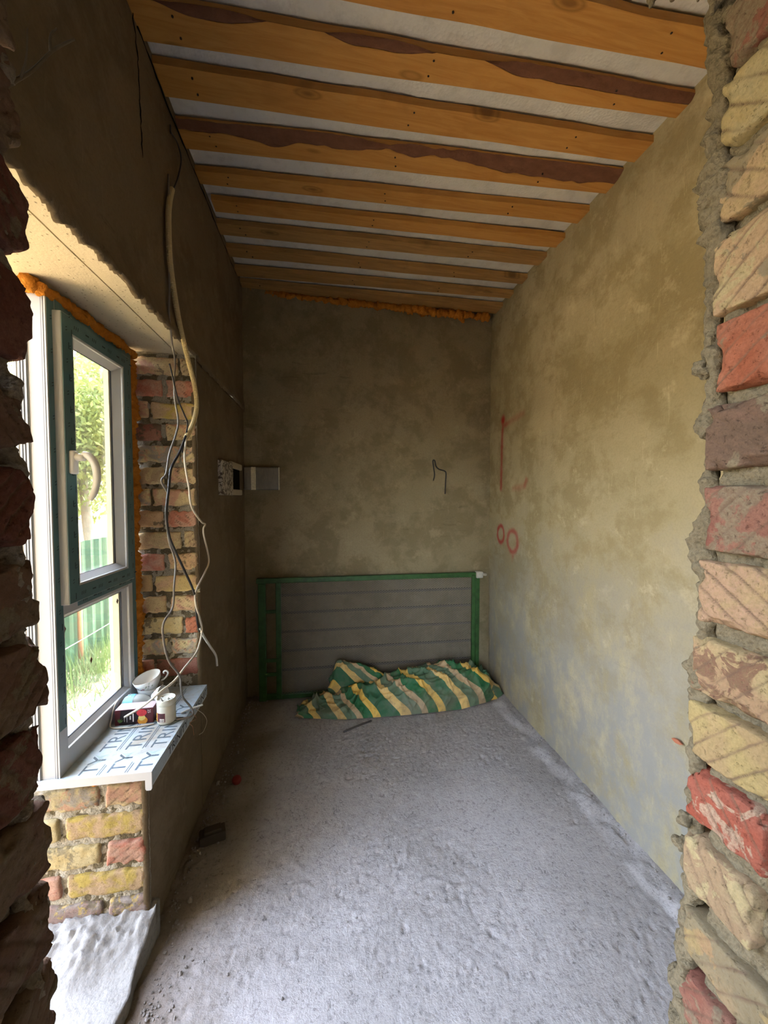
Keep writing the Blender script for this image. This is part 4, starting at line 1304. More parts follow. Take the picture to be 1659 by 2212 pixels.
# white jar with pitted lid and a barcode label
M_JAR = plain('chalky_white', (0.62, 0.60, 0.52), 0.5, 0.35, 0, 0.12, 50)
jar = empty('plastic_jar', (-0.545, 1.388, 0.5735))
tag(jar, 'chalky white plastic jar with red barcode label standing near the sill edge', 'jar')
mb = MB(); mb.lathe([(0, 0), (0.024, 0), (0.028, 0.004), (0.0285, 0.008), (0.0285, 0.060), (0.0275, 0.0625), (0.0275, 0.064)], 40); mb.build('body', M_JAR, jar, True)
mb = MB(); mb.lathe([(0.0280, 0.0635), (0.0290, 0.0650), (0.0290, 0.083), (0.0275, 0.084), (0.0262, 0.080), (0.022, 0.079), (0.0, 0.0795)], 40)
V = np.array(mb.v); tp = V[:, 2] > 0.0785
V[:, 2] += np.where(tp & (np.hypot(V[:, 0], V[:, 1]) < .027), 0.002 * vn(V, 150, 4), 0); mb.v = [tuple(p) for p in V]
lid = mb.build('lid', M_JAR, jar, True)
mb = MB()
rng = np.random.RandomState(6)
for k in range(16):
    a, r_ = rng.uniform(0, 6.28), 0.021 * math.sqrt(rng.rand())
    mb.tube([(r_ * math.cos(a), r_ * math.sin(a), .080), (r_ * math.cos(a), r_ * math.sin(a), .0815)], rng.uniform(.0007, .0016), 6)
mb.build('speck', M_NAIL, lid)
def arc_patch(mb, r_, a0, a1, z0, z1, n=10):
    v = []
    for k in range(n + 1):
        a = a0 + (a1 - a0) * k / n
        v += [(r_ * math.cos(a), r_ * math.sin(a), z0), (r_ * math.cos(a), r_ * math.sin(a), z1)]
    mb.add(v, [(2 * k, 2 * k + 2, 2 * k + 3, 2 * k + 1) for k in range(n)])
mb = MB(); arc_patch(mb, 0.0288, -3.3, -1.35, 0.012, 0.042); lb = mb.build('label', M_MAROON, jar, True)
mb = MB(); arc_patch(mb, 0.0290, -3.2, -2.35, 0.014, 0.040); mb.build('print', M_ORP, lb, True)
mb = MB(); arc_patch(mb, 0.0290, -1.98, -1.45, 0.013, 0.024); mb.build('print', M_WHP, lb, True)
mb = MB()
for k in range(7): arc_patch(mb, 0.0291, -1.94 + k * .066, -1.91 + k * .066, 0.014, 0.021, 1)
for k in range(4): arc_patch(mb, 0.0291, -1.95, -1.50, 0.027 + k * .0035, 0.0285 + k * .0035, 4)
mb.build('print', M_GASKET, lb)

# =================================================================== CABLES
M_CBK = plain('black_cable', (0.030, 0.028, 0.028), 0.5, 0.35)
M_CGR = plain('grey_cable', (0.17, 0.15, 0.13), 0.5, 0.35)
M_CBE = plain('beige_cable', (0.55, 0.48, 0.38), 0.5, 0.35)
M_CWH = plain('white_cable', (0.70, 0.69, 0.65), 0.5, 0.35)
M_COND = plain('yellow_beige_conduit', (0.50, 0.39, 0.20), 0.5, 0.35)
M_COP = plain('copper_strand', (0.50, 0.24, 0.12), 0.4, 0.5, 0.5)
def cable(name, pts, r, mat, label, cat='cable', k=6, parent=None):
    p0 = np.array(pts[-1])
    mb = MB(); mb.tube([np.array(p) - p0 for p in pts], r, 8, k)
    o = obj(name, mb.v, mb.f, mat, parent, True, None if parent else tuple(p0))
    if label: tag(o, label, cat)
    return o
cp = [(-0.505, 1.42, 2.374), (-0.502, 1.385, 2.301), (-0.5, 1.37, 2.231), (-0.5, 1.376, 2.117), (-0.5, 1.406, 2.029), (-0.5, 1.443, 1.955), (-0.5, 1.488, 1.894), (-0.5, 1.536, 1.837), (-0.5, 1.593, 1.773), (-0.5, 1.616, 1.703), (-0.5, 1.586, 1.643), (-0.5, 1.538, 1.593), (-0.5, 1.488, 1.555)]
P = catmull([np.array(p) for p in cp], 40)
Pn = [P[0]]
for p in P[1:]:
    if np.linalg.norm(p - Pn[-1]) > 0.0017: Pn.append(p)
mb = MB(); mb.tube([p - P[-1] for p in Pn], 0.0085, 10, radii=[0.0090 if i % 2 else 0.0078 for i in range(len(Pn))])
co = obj('conduit', mb.v, mb.f, M_COND, None, False, tuple(P[-1]))
tag(co, 'beige corrugated conduit hanging down the left wall beside the window', 'conduit')
cable('cable', [(-0.506, 1.42, 2.580), (-0.506, 1.42, 2.557), (-0.506, 1.436, 2.564), (-0.506, 1.485, 2.575), (-0.506, 1.514, 2.547), (-0.506, 1.484, 2.467), (-0.505, 1.447, 2.405), (-0.504, 1.42, 2.37)], 0.0028, M_CBK, 'thin black wire running from the ceiling crack into the conduit top')
grey = [(-0.506, 1.395, 2.40), (-0.506, 1.388, 2.287), (-0.506, 1.381, 2.208), (-0.506, 1.38, 2.119), (-0.506, 1.383, 2.032), (-0.508, 1.38, 1.946), (-0.508, 1.392, 1.901), (-0.512, 1.413, 1.856), (-0.512, 1.435, 1.81), (-0.512, 1.424, 1.743), (-0.512, 1.428, 1.675), (-0.512, 1.454, 1.608), (-0.512, 1.426, 1.552), (-0.512, 1.371, 1.485), (-0.512, 1.341, 1.418), (-0.512, 1.304, 1.391), (-0.512, 1.352, 1.349), (-0.512, 1.338, 1.287), (-0.512, 1.352, 1.2), (-0.512, 1.403, 1.119), (-0.512, 1.387, 1.04), (-0.512, 1.371, 0.971), (-0.512, 1.295, 0.941), (-0.512, 1.296, 0.881), (-0.512, 1.332, 0.805), (-0.512, 1.42, 0.715), (-0.512, 1.43, 0.671), (-0.510, 1.441, 0.627), (-0.488, 1.445, 0.590), (-0.470, 1.420, 0.577), (-0.474, 1.392, 0.579), (-0.510, 1.384, 0.579)]
cable('cable', grey, 0.0034, M_CGR, 'long grey cable dangling along the brick reveal and curling at the sill')
cable('cable', [(-0.498, 1.482, 1.561), (-0.498, 1.421, 1.496), (-0.498, 1.346, 1.436), (-0.498, 1.324, 1.374), (-0.498, 1.298, 1.289), (-0.498, 1.316, 1.22), (-0.498, 1.355, 1.171), (-0.498, 1.447, 1.079), (-0.498, 1.543, 0.973), (-0.498, 1.565, 0.874), (-0.498, 1.594, 0.811)], 0.0042, M_CBK, 'thick black cable leaving the lower end of the conduit')
cable('cable', [(-0.494, 1.585, 0.828), (-0.492, 1.62, 0.785), (-0.488, 1.691, 0.714), (-0.488, 1.774, 0.64), (-0.488, 1.792, 0.586)], 0.0046, M_CWH, 'short white cable end curving out over the dark plaster below the reveal')
cable('cable', [(-0.498, 1.487, 1.558), (-0.498, 1.468, 1.473), (-0.498, 1.505, 1.379), (-0.498, 1.531, 1.305), (-0.496, 1.635, 1.243), (-0.494, 1.676, 1.229), (-0.494, 1.65, 1.199), (-0.492, 1.711, 1.079), (-0.494, 1.659, 1.032), (-0.496, 1.554, 0.981), (-0.493, 1.541, 0.933), (-0.490, 1.58, 0.863), (-0.489, 1.594, 0.811), (-0.494, 1.548, 0.75), (-0.51, 1.463, 0.725), (-0.525, 1.405, 0.704), (-0.55, 1.358, 0.693), (-0.6, 1.356, 0.652), (-0.665, 1.363, 0.612)], 0.0036, M_CBE, 'beige cable swinging down in front of the jar and tea box')
cable('cable', [(-0.503, 1.362, 1.776), (-0.503, 1.383, 1.747), (-0.503, 1.409, 1.703), (-0.503, 1.445, 1.667), (-0.503, 1.487, 1.639), (-0.503, 1.519, 1.612), (-0.503, 1.497, 1.563), (-0.504, 1.46, 1.50)], 0.0028, M_CBK, 'short black wire twisting behind the conduit bend')
cable('cable', [(-0.484, 1.43, 0.578), (-0.482, 1.45, 0.560), (-0.482, 1.488, 0.520), (-0.482, 1.421, 0.542), (-0.482, 1.448, 0.512), (-0.482, 1.46, 0.474)], 0.0012, M_COP, 'bare copper strand dangling from the sill edge')
cable('cable', [(-0.482, 1.463, 0.580), (-0.480, 1.50, 0.545), (-0.48, 1.567, 0.490), (-0.48, 1.606, 0.440), (-0.48, 1.564, 0.425), (-0.48, 1.51, 0.444)], 0.0010, M_CBE, 'thin pale wire loop hanging below the sill edge')
cable('cable', [(-0.715, 1.425, 0.640), (-0.716, 1.405, 0.630), (-0.716, 1.385, 0.600), (-0.712, 1.372, 0.5765), (-0.675, 1.362, 0.577), (-0.61, 1.366, 0.577), (-0.58, 1.372, 0.577)], 0.0022, M_CBE, 'thin beige wire looped in front of the tea box')
cable('plastic_stick', [(-0.512, 1.425, 0.578), (-0.49, 1.445, 0.579), (-0.452, 1.468, 0.580)], 0.0035, M_CWH, 'white plastic stick poking over the sill edge beside the jar', 'stick')

# =================================================================== WALL FITTINGS
M_BOXW = NT('plaster_spattered_plastic'); t = M_BOXW
n1 = t.noise(70, 4, 0.65)
t.col(t.mix(t.ramp(n1, [(0.46, 0), (0.52, 1)]), (0.10, 0.075, 0.055), (0.50, 0.45, 0.37))).rough(0.7, 0.2); t.bump(n1, 0.5, 0.003)
M_BOXW = t.m
M_CLEARP = NT('shiny_clear_film'); t = M_CLEARP
n1 = t.noise(30, 3, 0.6, t.mapped((3, 1, 1)))
t.col(t.mix(n1, (0.16, 0.145, 0.12), (0.26, 0.24, 0.20))).rough(0.18, 0.7); t.bump(n1, 0.6, 0.004)
M_CLEARP = t.m
bxo = empty('junction_box', (XL, 2.19, 1.44))
tag(bxo, 'plaster spattered junction box on the left wall near the corner', 'junction box')
mb = MB(); mb.box(-0.01, 0.022, -0.235, -0.02, -0.088, 0.083, 0.004); mb.build('frame', M_BOXW, bxo)
mb = MB(); mb.box(-0.01, 0.018, -0.02, 0.225, 0.060, 0.096, 0.006); mb.build('bracket_arm', plain('cream_bracket', (0.46, 0.40, 0.28), 0.6, 0.2), bxo)
mb = MB(); mb.box(-0.01, 0.018, -0.02, 0.225, -0.086, -0.054, 0.006); mb.build('bracket_arm', plain('cream_bracket_low', (0.46, 0.40, 0.30), 0.6, 0.2), bxo)
mb = MB(); mb.box(-0.01, 0.008, -0.02, 0.20, -0.056, 0.062); mb.build('recess_shade', M_DARK, bxo)  # near-black block painted as the shade inside the open box
ps = empty('plastic_strip', (-0.39, 2.545, 1.46))
tag(ps, 'shiny transparent plastic strip across the back corner beside the junction box', 'plastic strip')
xs = np.linspace(-0.118, 0.098, 40); zs = np.linspace(-0.072, 0.072, 14)
X, Z = mgrid(xs, zs)
P = np.c_[X, Z, np.zeros_like(X)]
Yv = -0.012 + 0.004 * fbm(P, 20, 5, 2) - 0.018 * sm(-0.02, -0.10, X)
n_ = len(X); V = np.r_[np.c_[X, Yv, Z], np.c_[X, Yv + .003, Z]]
F = [tuple(q) for q in grid(xs, zs)] + [tuple(q[::-1] + n_) for q in grid(xs, zs)]
a = np.arange(n_).reshape(40, 14)
for rim in (a[:, 0], a[::-1, -1], a[0, ::-1], a[-1, :]):
    for p, q in zip(rim[:-1], rim[1:]): F.append((p, p + n_, q + n_, q))
obj('sheet', V, F, M_CLEARP, ps, True)
M_FILM_GLINT = plain('film_glint', (0.60, 0.56, 0.42), 0.25, 0.6, 0, 0.5, 120)  # pale colour paints the glint along the film folds
for (x0, x1) in ((-0.075, -0.048), (0.090, 0.098)):
    xs2 = np.linspace(x0, x1, 10); X, Z = mgrid(xs2, zs)
    P = np.c_[X, Z, np.zeros_like(X)]
    Yv = -0.016 + 0.004 * fbm(P, 60, 8, 2) - 0.018 * sm(-0.02, -0.10, X)
    V = np.r_[np.c_[X, Yv, Z], np.c_[X, Yv + .006, Z]]; n_ = len(X)
    F = [tuple(q) for q in grid(xs2, zs)] + [tuple(q[::-1] + n_) for q in grid(xs2, zs)]
    obj('crease_glint', V, F, M_FILM_GLINT, ps, True)
cable('wall_wire', [(0.722, 2.565, 1.44), (0.730, 2.545, 1.490), (0.722, 2.540, 1.545), (0.716, 2.538, 1.588), (0.728, 2.536, 1.590), (0.738, 2.535, 1.553), (0.760, 2.535, 1.532), (0.795, 2.535, 1.522), (0.808, 2.535, 1.505), (0.805, 2.535, 1.44), (0.803, 2.538, 1.365)], 0.0042, M_CBK, 'bent black wire loop poking out of the back wall', 'wire')

# =================================================================== GREEN MESH FRAME against the back wall
t = NT('green_paint'); n1 = t.noise(25, 4, 0.6)
t.col(t.mix(t.ramp(n1, [(0.3, 0), (0.6, 1)]), (0.015, 0.048, 0.010), (0.030, 0.092, 0.022))).rough(0.45, 0.4)
M_GREEN = t.m
M_MESH = plain('dusty_steel_mesh', (0.21, 0.19, 0.165), 0.6, 0.3, 0.2, 0.25, 12)
fg = empty('mesh_frame', (0.30, 2.49, ZF))
tag(fg, 'green painted steel frame with expanded metal mesh leaning on the back wall', 'mesh panel')
def fbx(name, x0, x1, y0, y1, z0, z1, mat, b=0.003, parent=None):
    mb = MB(); mb.box(x0 - 0.30, x1 - 0.30, y0 - 2.49, y1 - 2.49, z0 - ZF, z1 - ZF, b)
    return mb.build(name, mat, parent or fg)
FX0, FX1, FZ1 = -0.425, 1.030, 0.835
fbx('top_rail', FX0 - .01, FX1 + .01, 2.475, 2.505, 0.800, 0.832, M_GREEN)
fbx('bottom_rail', FX0, FX1, 2.475, 2.505, 0.055, 0.085, M_GREEN)
fbx('post', FX0, FX0 + 0.045, 2.472, 2.500, 0.05, 0.80, M_GREEN)
fbx('post', -0.318, -0.286, 2.468, 2.498, 0.06, 0.805, M_GREEN)
fbx('post', 0.975, 0.998, 2.462, 2.486, 0.06, 0.815, M_GREEN)
fbx('post', 1.004, 1.032, 2.474, 2.502, 0.05, 0.83, M_GREEN)
for z in (0.21, 0.30):
    fbx('hinge', -0.39, -0.30, 2.468, 2.48, z, z + 0.022, M_GREEN, 0.002)
fbx('crossbar', FX0, -0.30, 2.474, 2.492, 0.61, 0.63, M_GREEN)
M_RIB = plain('dark_bar', (0.15, 0.125, 0.095), 0.8, 0.1)
for k, z in enumerate((0.21, 0.335, 0.46, 0.585, 0.70)):
    fbx('rib', -0.30, 1.0, 2.532, 2.542, z, z + 0.016, M_RIB)
mb = MB()   # expanded metal: zigzag strands that touch at the knots
px, pz, hw = 0.0185, 0.0125, 0.0019
ncol = int((0.975 + 0.286) / (px / 2))
nrow = int(0.715 / (pz / 2)) // 2
for r_ in range(nrow * 2):
    zc = 0.088 + r_ * pz / 2 * 1.0
    if zc > 0.80: break
    v = []
    for k in range(ncol + 1):
        s_ = 1 if (k + r_) % 2 == 0 else -1
        x = -0.286 + k * px / 2
        y = 2.481 + (0.002 if s_ > 0 else -0.002)
        z = zc + s_ * pz / 4 * 0.92
        v += [(x - 0.30, y - 2.49, z - hw - ZF), (x - 0.30, y - 2.49 - .0008, z + hw - ZF)]
    mb.add(v, [(2 * k, 2 * k + 2, 2 * k + 3, 2 * k + 1) for k in range(ncol)])
mo = mb.build('expanded_mesh', M_MESH, fg); mo['kind'] = 'stuff'
# white fitting on the right end of the top rail
mb = MB(); mb.box(1.005 - .30, 1.055 - .30, 2.466 - 2.49, 2.508 - 2.49, 0.792 - ZF, 0.838 - ZF, 0.008)
V = np.array(mb.v); mb.tube([(1.05 - .30, 0, .775), (1.085 - .30, 0, .772)], 0.010, 10)
mb.build('end_fitting', plain('dusty_white_fitting', (0.46, 0.43, 0.37), 0.6, 0.3, 0, 0.3, 60), fg, True)

# =================================================================== STRIPED TARP on the floor
t = NT('striped_tarp')
ua = t.attr('u').outputs['Fac']
stripes = t.ramp(t.math('FRACT', t.math('MULTIPLY', ua, 3.35)), [
    (0.0, (0.035, 0.115, 0.055)), (0.21, (0.62, 0.42, 0.15)), (0.36, (0.11, 0.165, 0.10)), (0.53, (0.44, 0.31, 0.17)), (0.64, (0.02, 0.115, 0.042)), (0.81, (0.68, 0.43, 0.09)), (0.94, (0.035, 0.115, 0.055))], 'CONSTANT')
n1 = t.noise(5, 5, 0.65); n2 = t.noise(45, 4, 0.6)
c = t.mix(t.ramp(n1, [(0.46, 0), (0.70, 0.6)]), stripes, (0.20, 0.165, 0.12))
c = t.mix(t.ramp(n2, [(0.3, 0.35), (0.5, 0)]), c, (0.12, 0.10, 0.075))
t.col(c).rough(0.55, 0.25)
t.bump(n2, 0.25, 0.004)
M_TARP = t.m
def tarp_sheet(xa, xb, front, back, height, lean, nu, nv, seed, u0, shear, amp):
    """cloth hump: for each x a rounded cross-section from the front floor line over the crest to the back"""
    us = np.linspace(0, 1, nu); vs2 = np.linspace(0, 1, nv)
    U, Vv = mgrid(us, vs2)
    X = xa + (xb - xa) * U
    yf = np.interp(X, *front); yb = np.interp(X, *back); h = np.interp(X, *height)
    cr = lean
    ang = Vv * math.pi
    s_ = (1 - np.cos(ang)) / 2
    Y = yf + (yb - yf) * s_
    Zh = h * np.power(np.clip(np.sin(ang), 0, 1), 0.70) * (1 + cr * (s_ - .5))
    arc = Vv * (np.pi * 0.5 * ((yb - yf) / 2 + h))
    # creases run mostly down the slope, a few diagonal folds
    Q = np.c_[X * 1.0 + 0.35 * arc, arc * 0.45, np.full_like(X, seed)]
    Q2 = np.c_[X * 0.8 - 0.9 * arc, arc * 1.0 + X * .4, np.full_like(X, seed + 5.)]
    sharp = lambda n: np.clip(1 - np.abs(n) * 2.2, 0, 1) ** 2 * 2 - 0.6
    r1 = sharp(vn(Q, 17, seed)) * (0.5 + np.clip(1.2 - 3 * U, 0, 1))
    r2 = sharp(vn(Q2, 9, seed + 3))
    r3 = sharp(vn(Q2 + 0.3, 24, seed + 6)) + 0.6 * vn(Q, 40, seed + 7)
    w = np.sin(ang) ** 0.4
    d = amp * (0.75 * r1 + 0.9 * r2 + 0.42 * r3) * w
    nyv = -np.cos(ang); nzv = np.sin(ang)
    Y = Y + d * nyv * 0.8
    Zh = Zh + d * nzv * 0.9 + 0.004 * w
    Zh = np.maximum(Zh, 0.001)
    Xd = X + 0.010 * vn(Q2, 8, seed + 9) + 0.012 * vn(np.c_[U * 0 + (U > .5) * 3, Vv, U * 0], 9, seed + 11) * (np.abs(U - .5) * 2) ** 4
    ucoord = u0 + X * 0.80 + shear * arc + 0.03 * vn(Q2, 4, seed + 13)
    return np.c_[Xd, Y, Zh], [tuple(q) for q in grid(us, vs2)], ucoord
TF = ([-0.18, 0.10, 0.39, 0.62, 0.82, 1.0, 1.08], [2.262, 2.205, 2.197, 2.200, 2.210, 2.262, 2.31])
TB = ([-0.18, 0.0, 0.3, 0.6, 1.0, 1.08], [2.37, 2.40, 2.44, 2.455, 2.45, 2.42])
THt = ([-0.18, -0.15, 0.0, 0.12, 0.28, 0.42, 0.56, 0.75, 0.95, 1.03, 1.08], [0.02, 0.075, 0.090, 0.105, 0.135, 0.165, 0.200, 0.215, 0.195, 0.150, 0.06])
parts = [tarp_sheet(-0.175, 1.075, TF, TB, THt, 0.35, 300, 90, 301, 0.0, 0.55, 0.019)]
# the raised fold behind, and the twisted end on the right
parts.append(tarp_sheet(0.015, 0.44, ([0, .5], [2.36, 2.37]), ([0, .5], [2.445, 2.45]), ([0.015, 0.05, 0.085, 0.24, 0.36, 0.44], [0.14, 0.245, 0.262, 0.222, 0.155, 0.10]), 0.0, 90, 40, 317, 0.45, 0.9, 0.010))
parts.append(tarp_sheet(1.00, 1.118, ([1.0, 1.12], [2.275, 2.30]), ([1.0, 1.12], [2.39, 2.375]), ([1.0, 1.05, 1.10, 1.118], [0.10, 0.098, 0.075, 0.03]), 0.0, 40, 36, 331, 0.3, 1.2, 0.009))
VV, FF, UU, n = [], [], [], 0
for v, f, u in parts:
    VV.append(v); FF += [tuple(i + n for i in q) for q in f]; UU.append(u); n += len(v)
V = np.vstack(VV); V -= np.array([0.45, 2.32, 0])
tp = obj('striped_tarp', V, FF, M_TARP, None, True, (0.45, 2.32, ZF + 0.006), attr={'u': np.concatenate(UU)})
tag(tp, 'crumpled green and yellow striped tarpaulin lying before the green mesh frame', 'tarpaulin')

# =================================================================== SMALL THINGS ON THE FLOOR
def fz(x, y): return ZF + float(floor_h(np.array([x]), np.array([y]))[0])
cable('metal_rod', [(0.088, 2.086, fz(.088, 2.086) + .004), (0.17, 2.132, fz(.17, 2.132) + .005), (0.252, 2.173, fz(.252, 2.173) + .004)], 0.005, plain('rod_dark', (0.07, 0.06, 0.055), 0.6, 0.3), 'thin dark rod lying on the floor before the tarpaulin', 'rod', 4)
mb = MB(); mb.lathe([(0, 0.024), (0.014, 0.0235), (0.019, 0.019), (0.021, 0.012), (0.020, 0.004), (0.017, 0.0), (0, 0)], 24)
rc = mb.build('bottle_cap', plain('red_plastic', (0.24, 0.025, 0.022), 0.4, 0.4), None, True, (-0.412, 1.79, fz(-.412, 1.79) + .002))
rc.rotation_euler = (R(20), R(10), 0); tag(rc, 'small red plastic cap on the floor by the dark left wall', 'cap')
blk = empty('wooden_block', (-0.432, 1.49, fz(-.43, 1.49)), (0, 0, R(18)))
tag(blk, 'small dark block on the floor against the left wall', 'block')
M_BLK = plain('dark_block', (0.07, 0.055, 0.042), 0.8, 0.1)  # plain dark brown colour for both pieces
mb = MB(); mb.box(-0.045, 0.045, -0.024, 0.024, 0, 0.036, 0.004); mb.build('block', M_BLK, blk)
mb = MB(); mb.box(-0.030, 0.030, -0.016, 0.016, 0.034, 0.046, 0.003); mb.build('upper_lip', M_BLK, blk)
# flake stuck on the right wall
mb = MB(); mb.add([(0, -.020, 0), (-.002, -.006, .007), (-.003, .012, .004), (-.001, .020, -.003), (-.003, .004, -.008), (-.002, -.012, -.005)], [(0, 1, 2, 3, 4, 5)])
mb.add([(.003, -.020, 0), (.003, -.006, .007), (.003, .012, .004), (.003, .020, -.003), (.003, .004, -.008), (.003, -.012, -.005)], [(5, 4, 3, 2, 1, 0)])
fk = mb.build('brick_flake', plain('brick_flake_red', (0.36, 0.13, 0.07), 0.8, 0.1), None, False, (XR - 0.006, 1.072, 0.545))
tag(fk, 'small reddish flake stuck to the lower right wall', 'flake')
M_CRUMB = plain('cement_crumb', (0.27, 0.25, 0.235), 0.95, 0.05, 0, 0.3, 60)
# rubble crumbs along the wall edges: uncountable grit
random.seed(9)
mb = MB()
ico_v, ico_f = None, None
bm = bmesh.new(); bmesh.ops.create_icosphere(bm, subdivisions=1, radius=1.0)
for i, v in enumerate(bm.verts): v.index = i
ico_v = np.array([v.co[:] for v in bm.verts]); ico_f = [[v.index for v in f.verts] for f in bm.faces]; bm.free()
rng = np.random.RandomState(12)
def crumb(x, y, z, s):
    v = ico_v * (1 + 0.35 * rng.uniform(-1, 1, (len(ico_v), 1))) * s * rng.uniform(0.6, 1.2, 3)
    mb.add(v + np.array([x, y, z]), ico_f)
for k in range(420):
    y = rng.uniform(0.55, 2.5)
    x = XL + 0.02 + abs(rng.normal(0, 0.045)) + (0.03 if y < 1.2 else 0)
    s = rng.choice([0.003, 0.004, 0.006, 0.009], p=[.5, .35, .14, .01])
    crumb(x, y, fz(x, y) + s * .3, s)
for k in range(260):
    y = rng.uniform(0.6, 2.45); x = XR - 0.01 - abs(rng.normal(0, 0.025))
    s = rng.choice([0.002, 0.003, 0.005], p=[.5, .35, .15]); crumb(x, y, fz(x, y) + s * .3, s)
for k in range(300):
    x = rng.uniform(XL + .1, XR - .1); y = rng.uniform(.5, 2.2); s = rng.choice([0.0015, 0.0025, 0.004], p=[.6, .3, .1]); crumb(x, y, fz(x, y) + s * .3, s)
gr = mb.build('rubble_crumbs', M_CRUMB, None, False); tag(gr, 'grey mortar crumbs scattered along the floor edges', 'rubble', kind='stuff')

# dusty twig stuck in the left doorway joint
M_TWIG = plain('dusty_twig', (0.11, 0.085, 0.055), 0.9, 0.1, 0, 0.3, 80)
TW = Vector((-0.286, 0.392, 1.685))
tw = empty('twig', TW); tag(tw, 'dusty twig sticking out of the left doorway joint', 'twig')
def twp(pts, r0, r1, nm):
    n = (len(pts) - 1) * 6 + 1
    mb = MB(); mb.tube([Vector(p) - TW for p in pts], 0.001, 7, 6, radii=list(np.linspace(r0, r1, n))); mb.build(nm, M_TWIG, tw, True)
twp([(-0.286, .392, 1.685), (-0.283, .400, 1.699), (-0.278, .410, 1.718), (-0.273, .425, 1.744), (-0.266, .440, 1.778), (-0.260, .450, 1.798), (-0.252, .455, 1.810)], 0.0020, 0.0010, 'stem')
twp([(-0.276, .414, 1.725), (-0.271, .414, 1.740), (-0.268, .412, 1.752), (-0.266, .410, 1.766)], 0.0011, 0.0006, 'side_shoot')
twp([(-0.266, .440, 1.778), (-0.266, .441, 1.795), (-0.262, .444, 1.806)], 0.0013, 0.0008, 'side_shoot')

# =================================================================== OUTDOORS beyond the window
GZ = -0.45
t = NT('leaf_litter'); n1 = t.noise(3.0, 5, 0.6); n2 = t.noise(24, 5, 0.7, None, 1.0); n3 = t.voro(16)
c = t.mix(t.ramp(n2, [(0.40, 0), (0.6, 1)]), (0.20, 0.15, 0.075), (0.48, 0.38, 0.24))
c = t.mix(t.ramp(n1, [(0.58, 0), (0.72, 0.4)]), c, (0.24, 0.25, 0.09))
t.col(c).rough(0.95, 0.05); t.bump(n2, 0.8, 0.04); t.bump(n3, 0.4, 0.02)
xs = np.r_[np.arange(-14, -4.2, 0.5), np.arange(-4.2, -0.7, 0.06)]; ys = np.r_[np.arange(-5, 0.5, 0.5), np.arange(0.5, 6.5, 0.06), np.arange(6.5, 16, 0.5)]
X, Y = mgrid(xs, ys); P = np.c_[X, Y, np.zeros_like(X)]
g = obj('garden_ground', np.c_[X, Y, GZ + 0.05 * fbm(P, 1.2, 401, 3) + 0.02 * np.abs(vn(P, 9, 405))], grid(xs, ys), t.m, smooth=True)
tag(g, 'sunlit garden ground covered in dry leaves', 'ground', kind='structure')
# corrugated green fence with a rusty post and wires
t = NT('green_sheet'); n1 = t.noise(4, 4, 0.6, t.mapped((1, 1, .4)))
t.col(t.mix(t.ramp(n1, [(0.4, 0), (0.7, 1)]), (0.022, 0.055, 0.028), (0.05, 0.11, 0.055))).rough(0.5, 0.3); M_GSH = t.m
M_RUST = plain('rusty_post', (0.42, 0.20, 0.10), 0.8, 0.2, 0, 0.3, 12)
fe = empty('garden_fence', (-2.6, 4.4, GZ)); tag(fe, 'green corrugated sheet fence at the end of the garden', 'fence')
for k in range(5):
    y0 = -2.6 + k * 1.35
    ys2 = np.arange(0, 1.33, 0.02)
    xx = 0.016 * np.clip(np.sin(ys2 * 2 * math.pi / 0.16) * 2.2, -1, 1)
    V = []
    for z in (0.02, 1.32): 
        for a_, b_ in zip(xx, ys2): V.append((a_, y0 + b_, z))
        for a_, b_ in zip(xx, ys2): V.append((a_ - .004, y0 + b_, z))
    m = len(ys2)
    F = [(i, i + 1, 2 * m + i + 1, 2 * m + i) for i in range(m - 1)] + [(m + i + 1, m + i, 3 * m + i, 3 * m + i + 1) for i in range(m - 1)] + [(2 * m + i, 2 * m + i + 1, 3 * m + i + 1, 3 * m + i) for i in range(m - 1)]
    obj('sheet', V, F, M_GSH, fe)
for y in (-2.62, -0.05, 1.2, 2.6):
    mb = MB(); mb.tube([(0.08, y, -0.1), (0.08, y, 1.42)], 0.024, 10); mb.build('post', M_RUST, fe, True)
for z in (0.35, 0.72):
    mb = MB(); mb.tube([(0.11, -2.62, z), (0.11, 0, z - .02), (0.11, 2.6, z)], 0.005, 6); mb.build('wire', M_CGR, fe)

# trees: trunk, boughs, leaf crowns
M_TRUNK = NT('tree_bark'); t = M_TRUNK; n1 = t.noise(14, 5, 0.65, t.mapped((1, 1, .3)))
t.col(t.mix(n1, (0.16, 0.12, 0.08), (0.42, 0.35, 0.27))).rough(0.95, 0.05); t.bump(n1, 0.8, 0.02); M_TRUNK = t.m
def leaf_mat(name, ca, cb):
    t = NT(name); n1 = t.noise(2.0, 3, 0.6); n2 = t.noise(30, 2)
    c = t.mix(n1, ca, cb)
    t.col(c).rough(0.5, 0.3)
    tl = t.n('ShaderNodeBsdfTranslucent'); t.l(c, tl.inputs['Color'])
    ms = t.n('ShaderNodeMixShader'); ms.inputs[0].default_value = 0.35
    t.l(t.b.outputs[0], ms.inputs[1]); t.l(tl.outputs[0], ms.inputs[2]); t.l(ms.outputs[0], t.out.inputs[0])
    return t.m
LM = [leaf_mat('leaf_yellow_green', (0.13, 0.17, 0.04), (0.30, 0.33, 0.10)), leaf_mat('leaf_mid_green', (0.06, 0.10, 0.03), (0.14, 0.20, 0.06))]
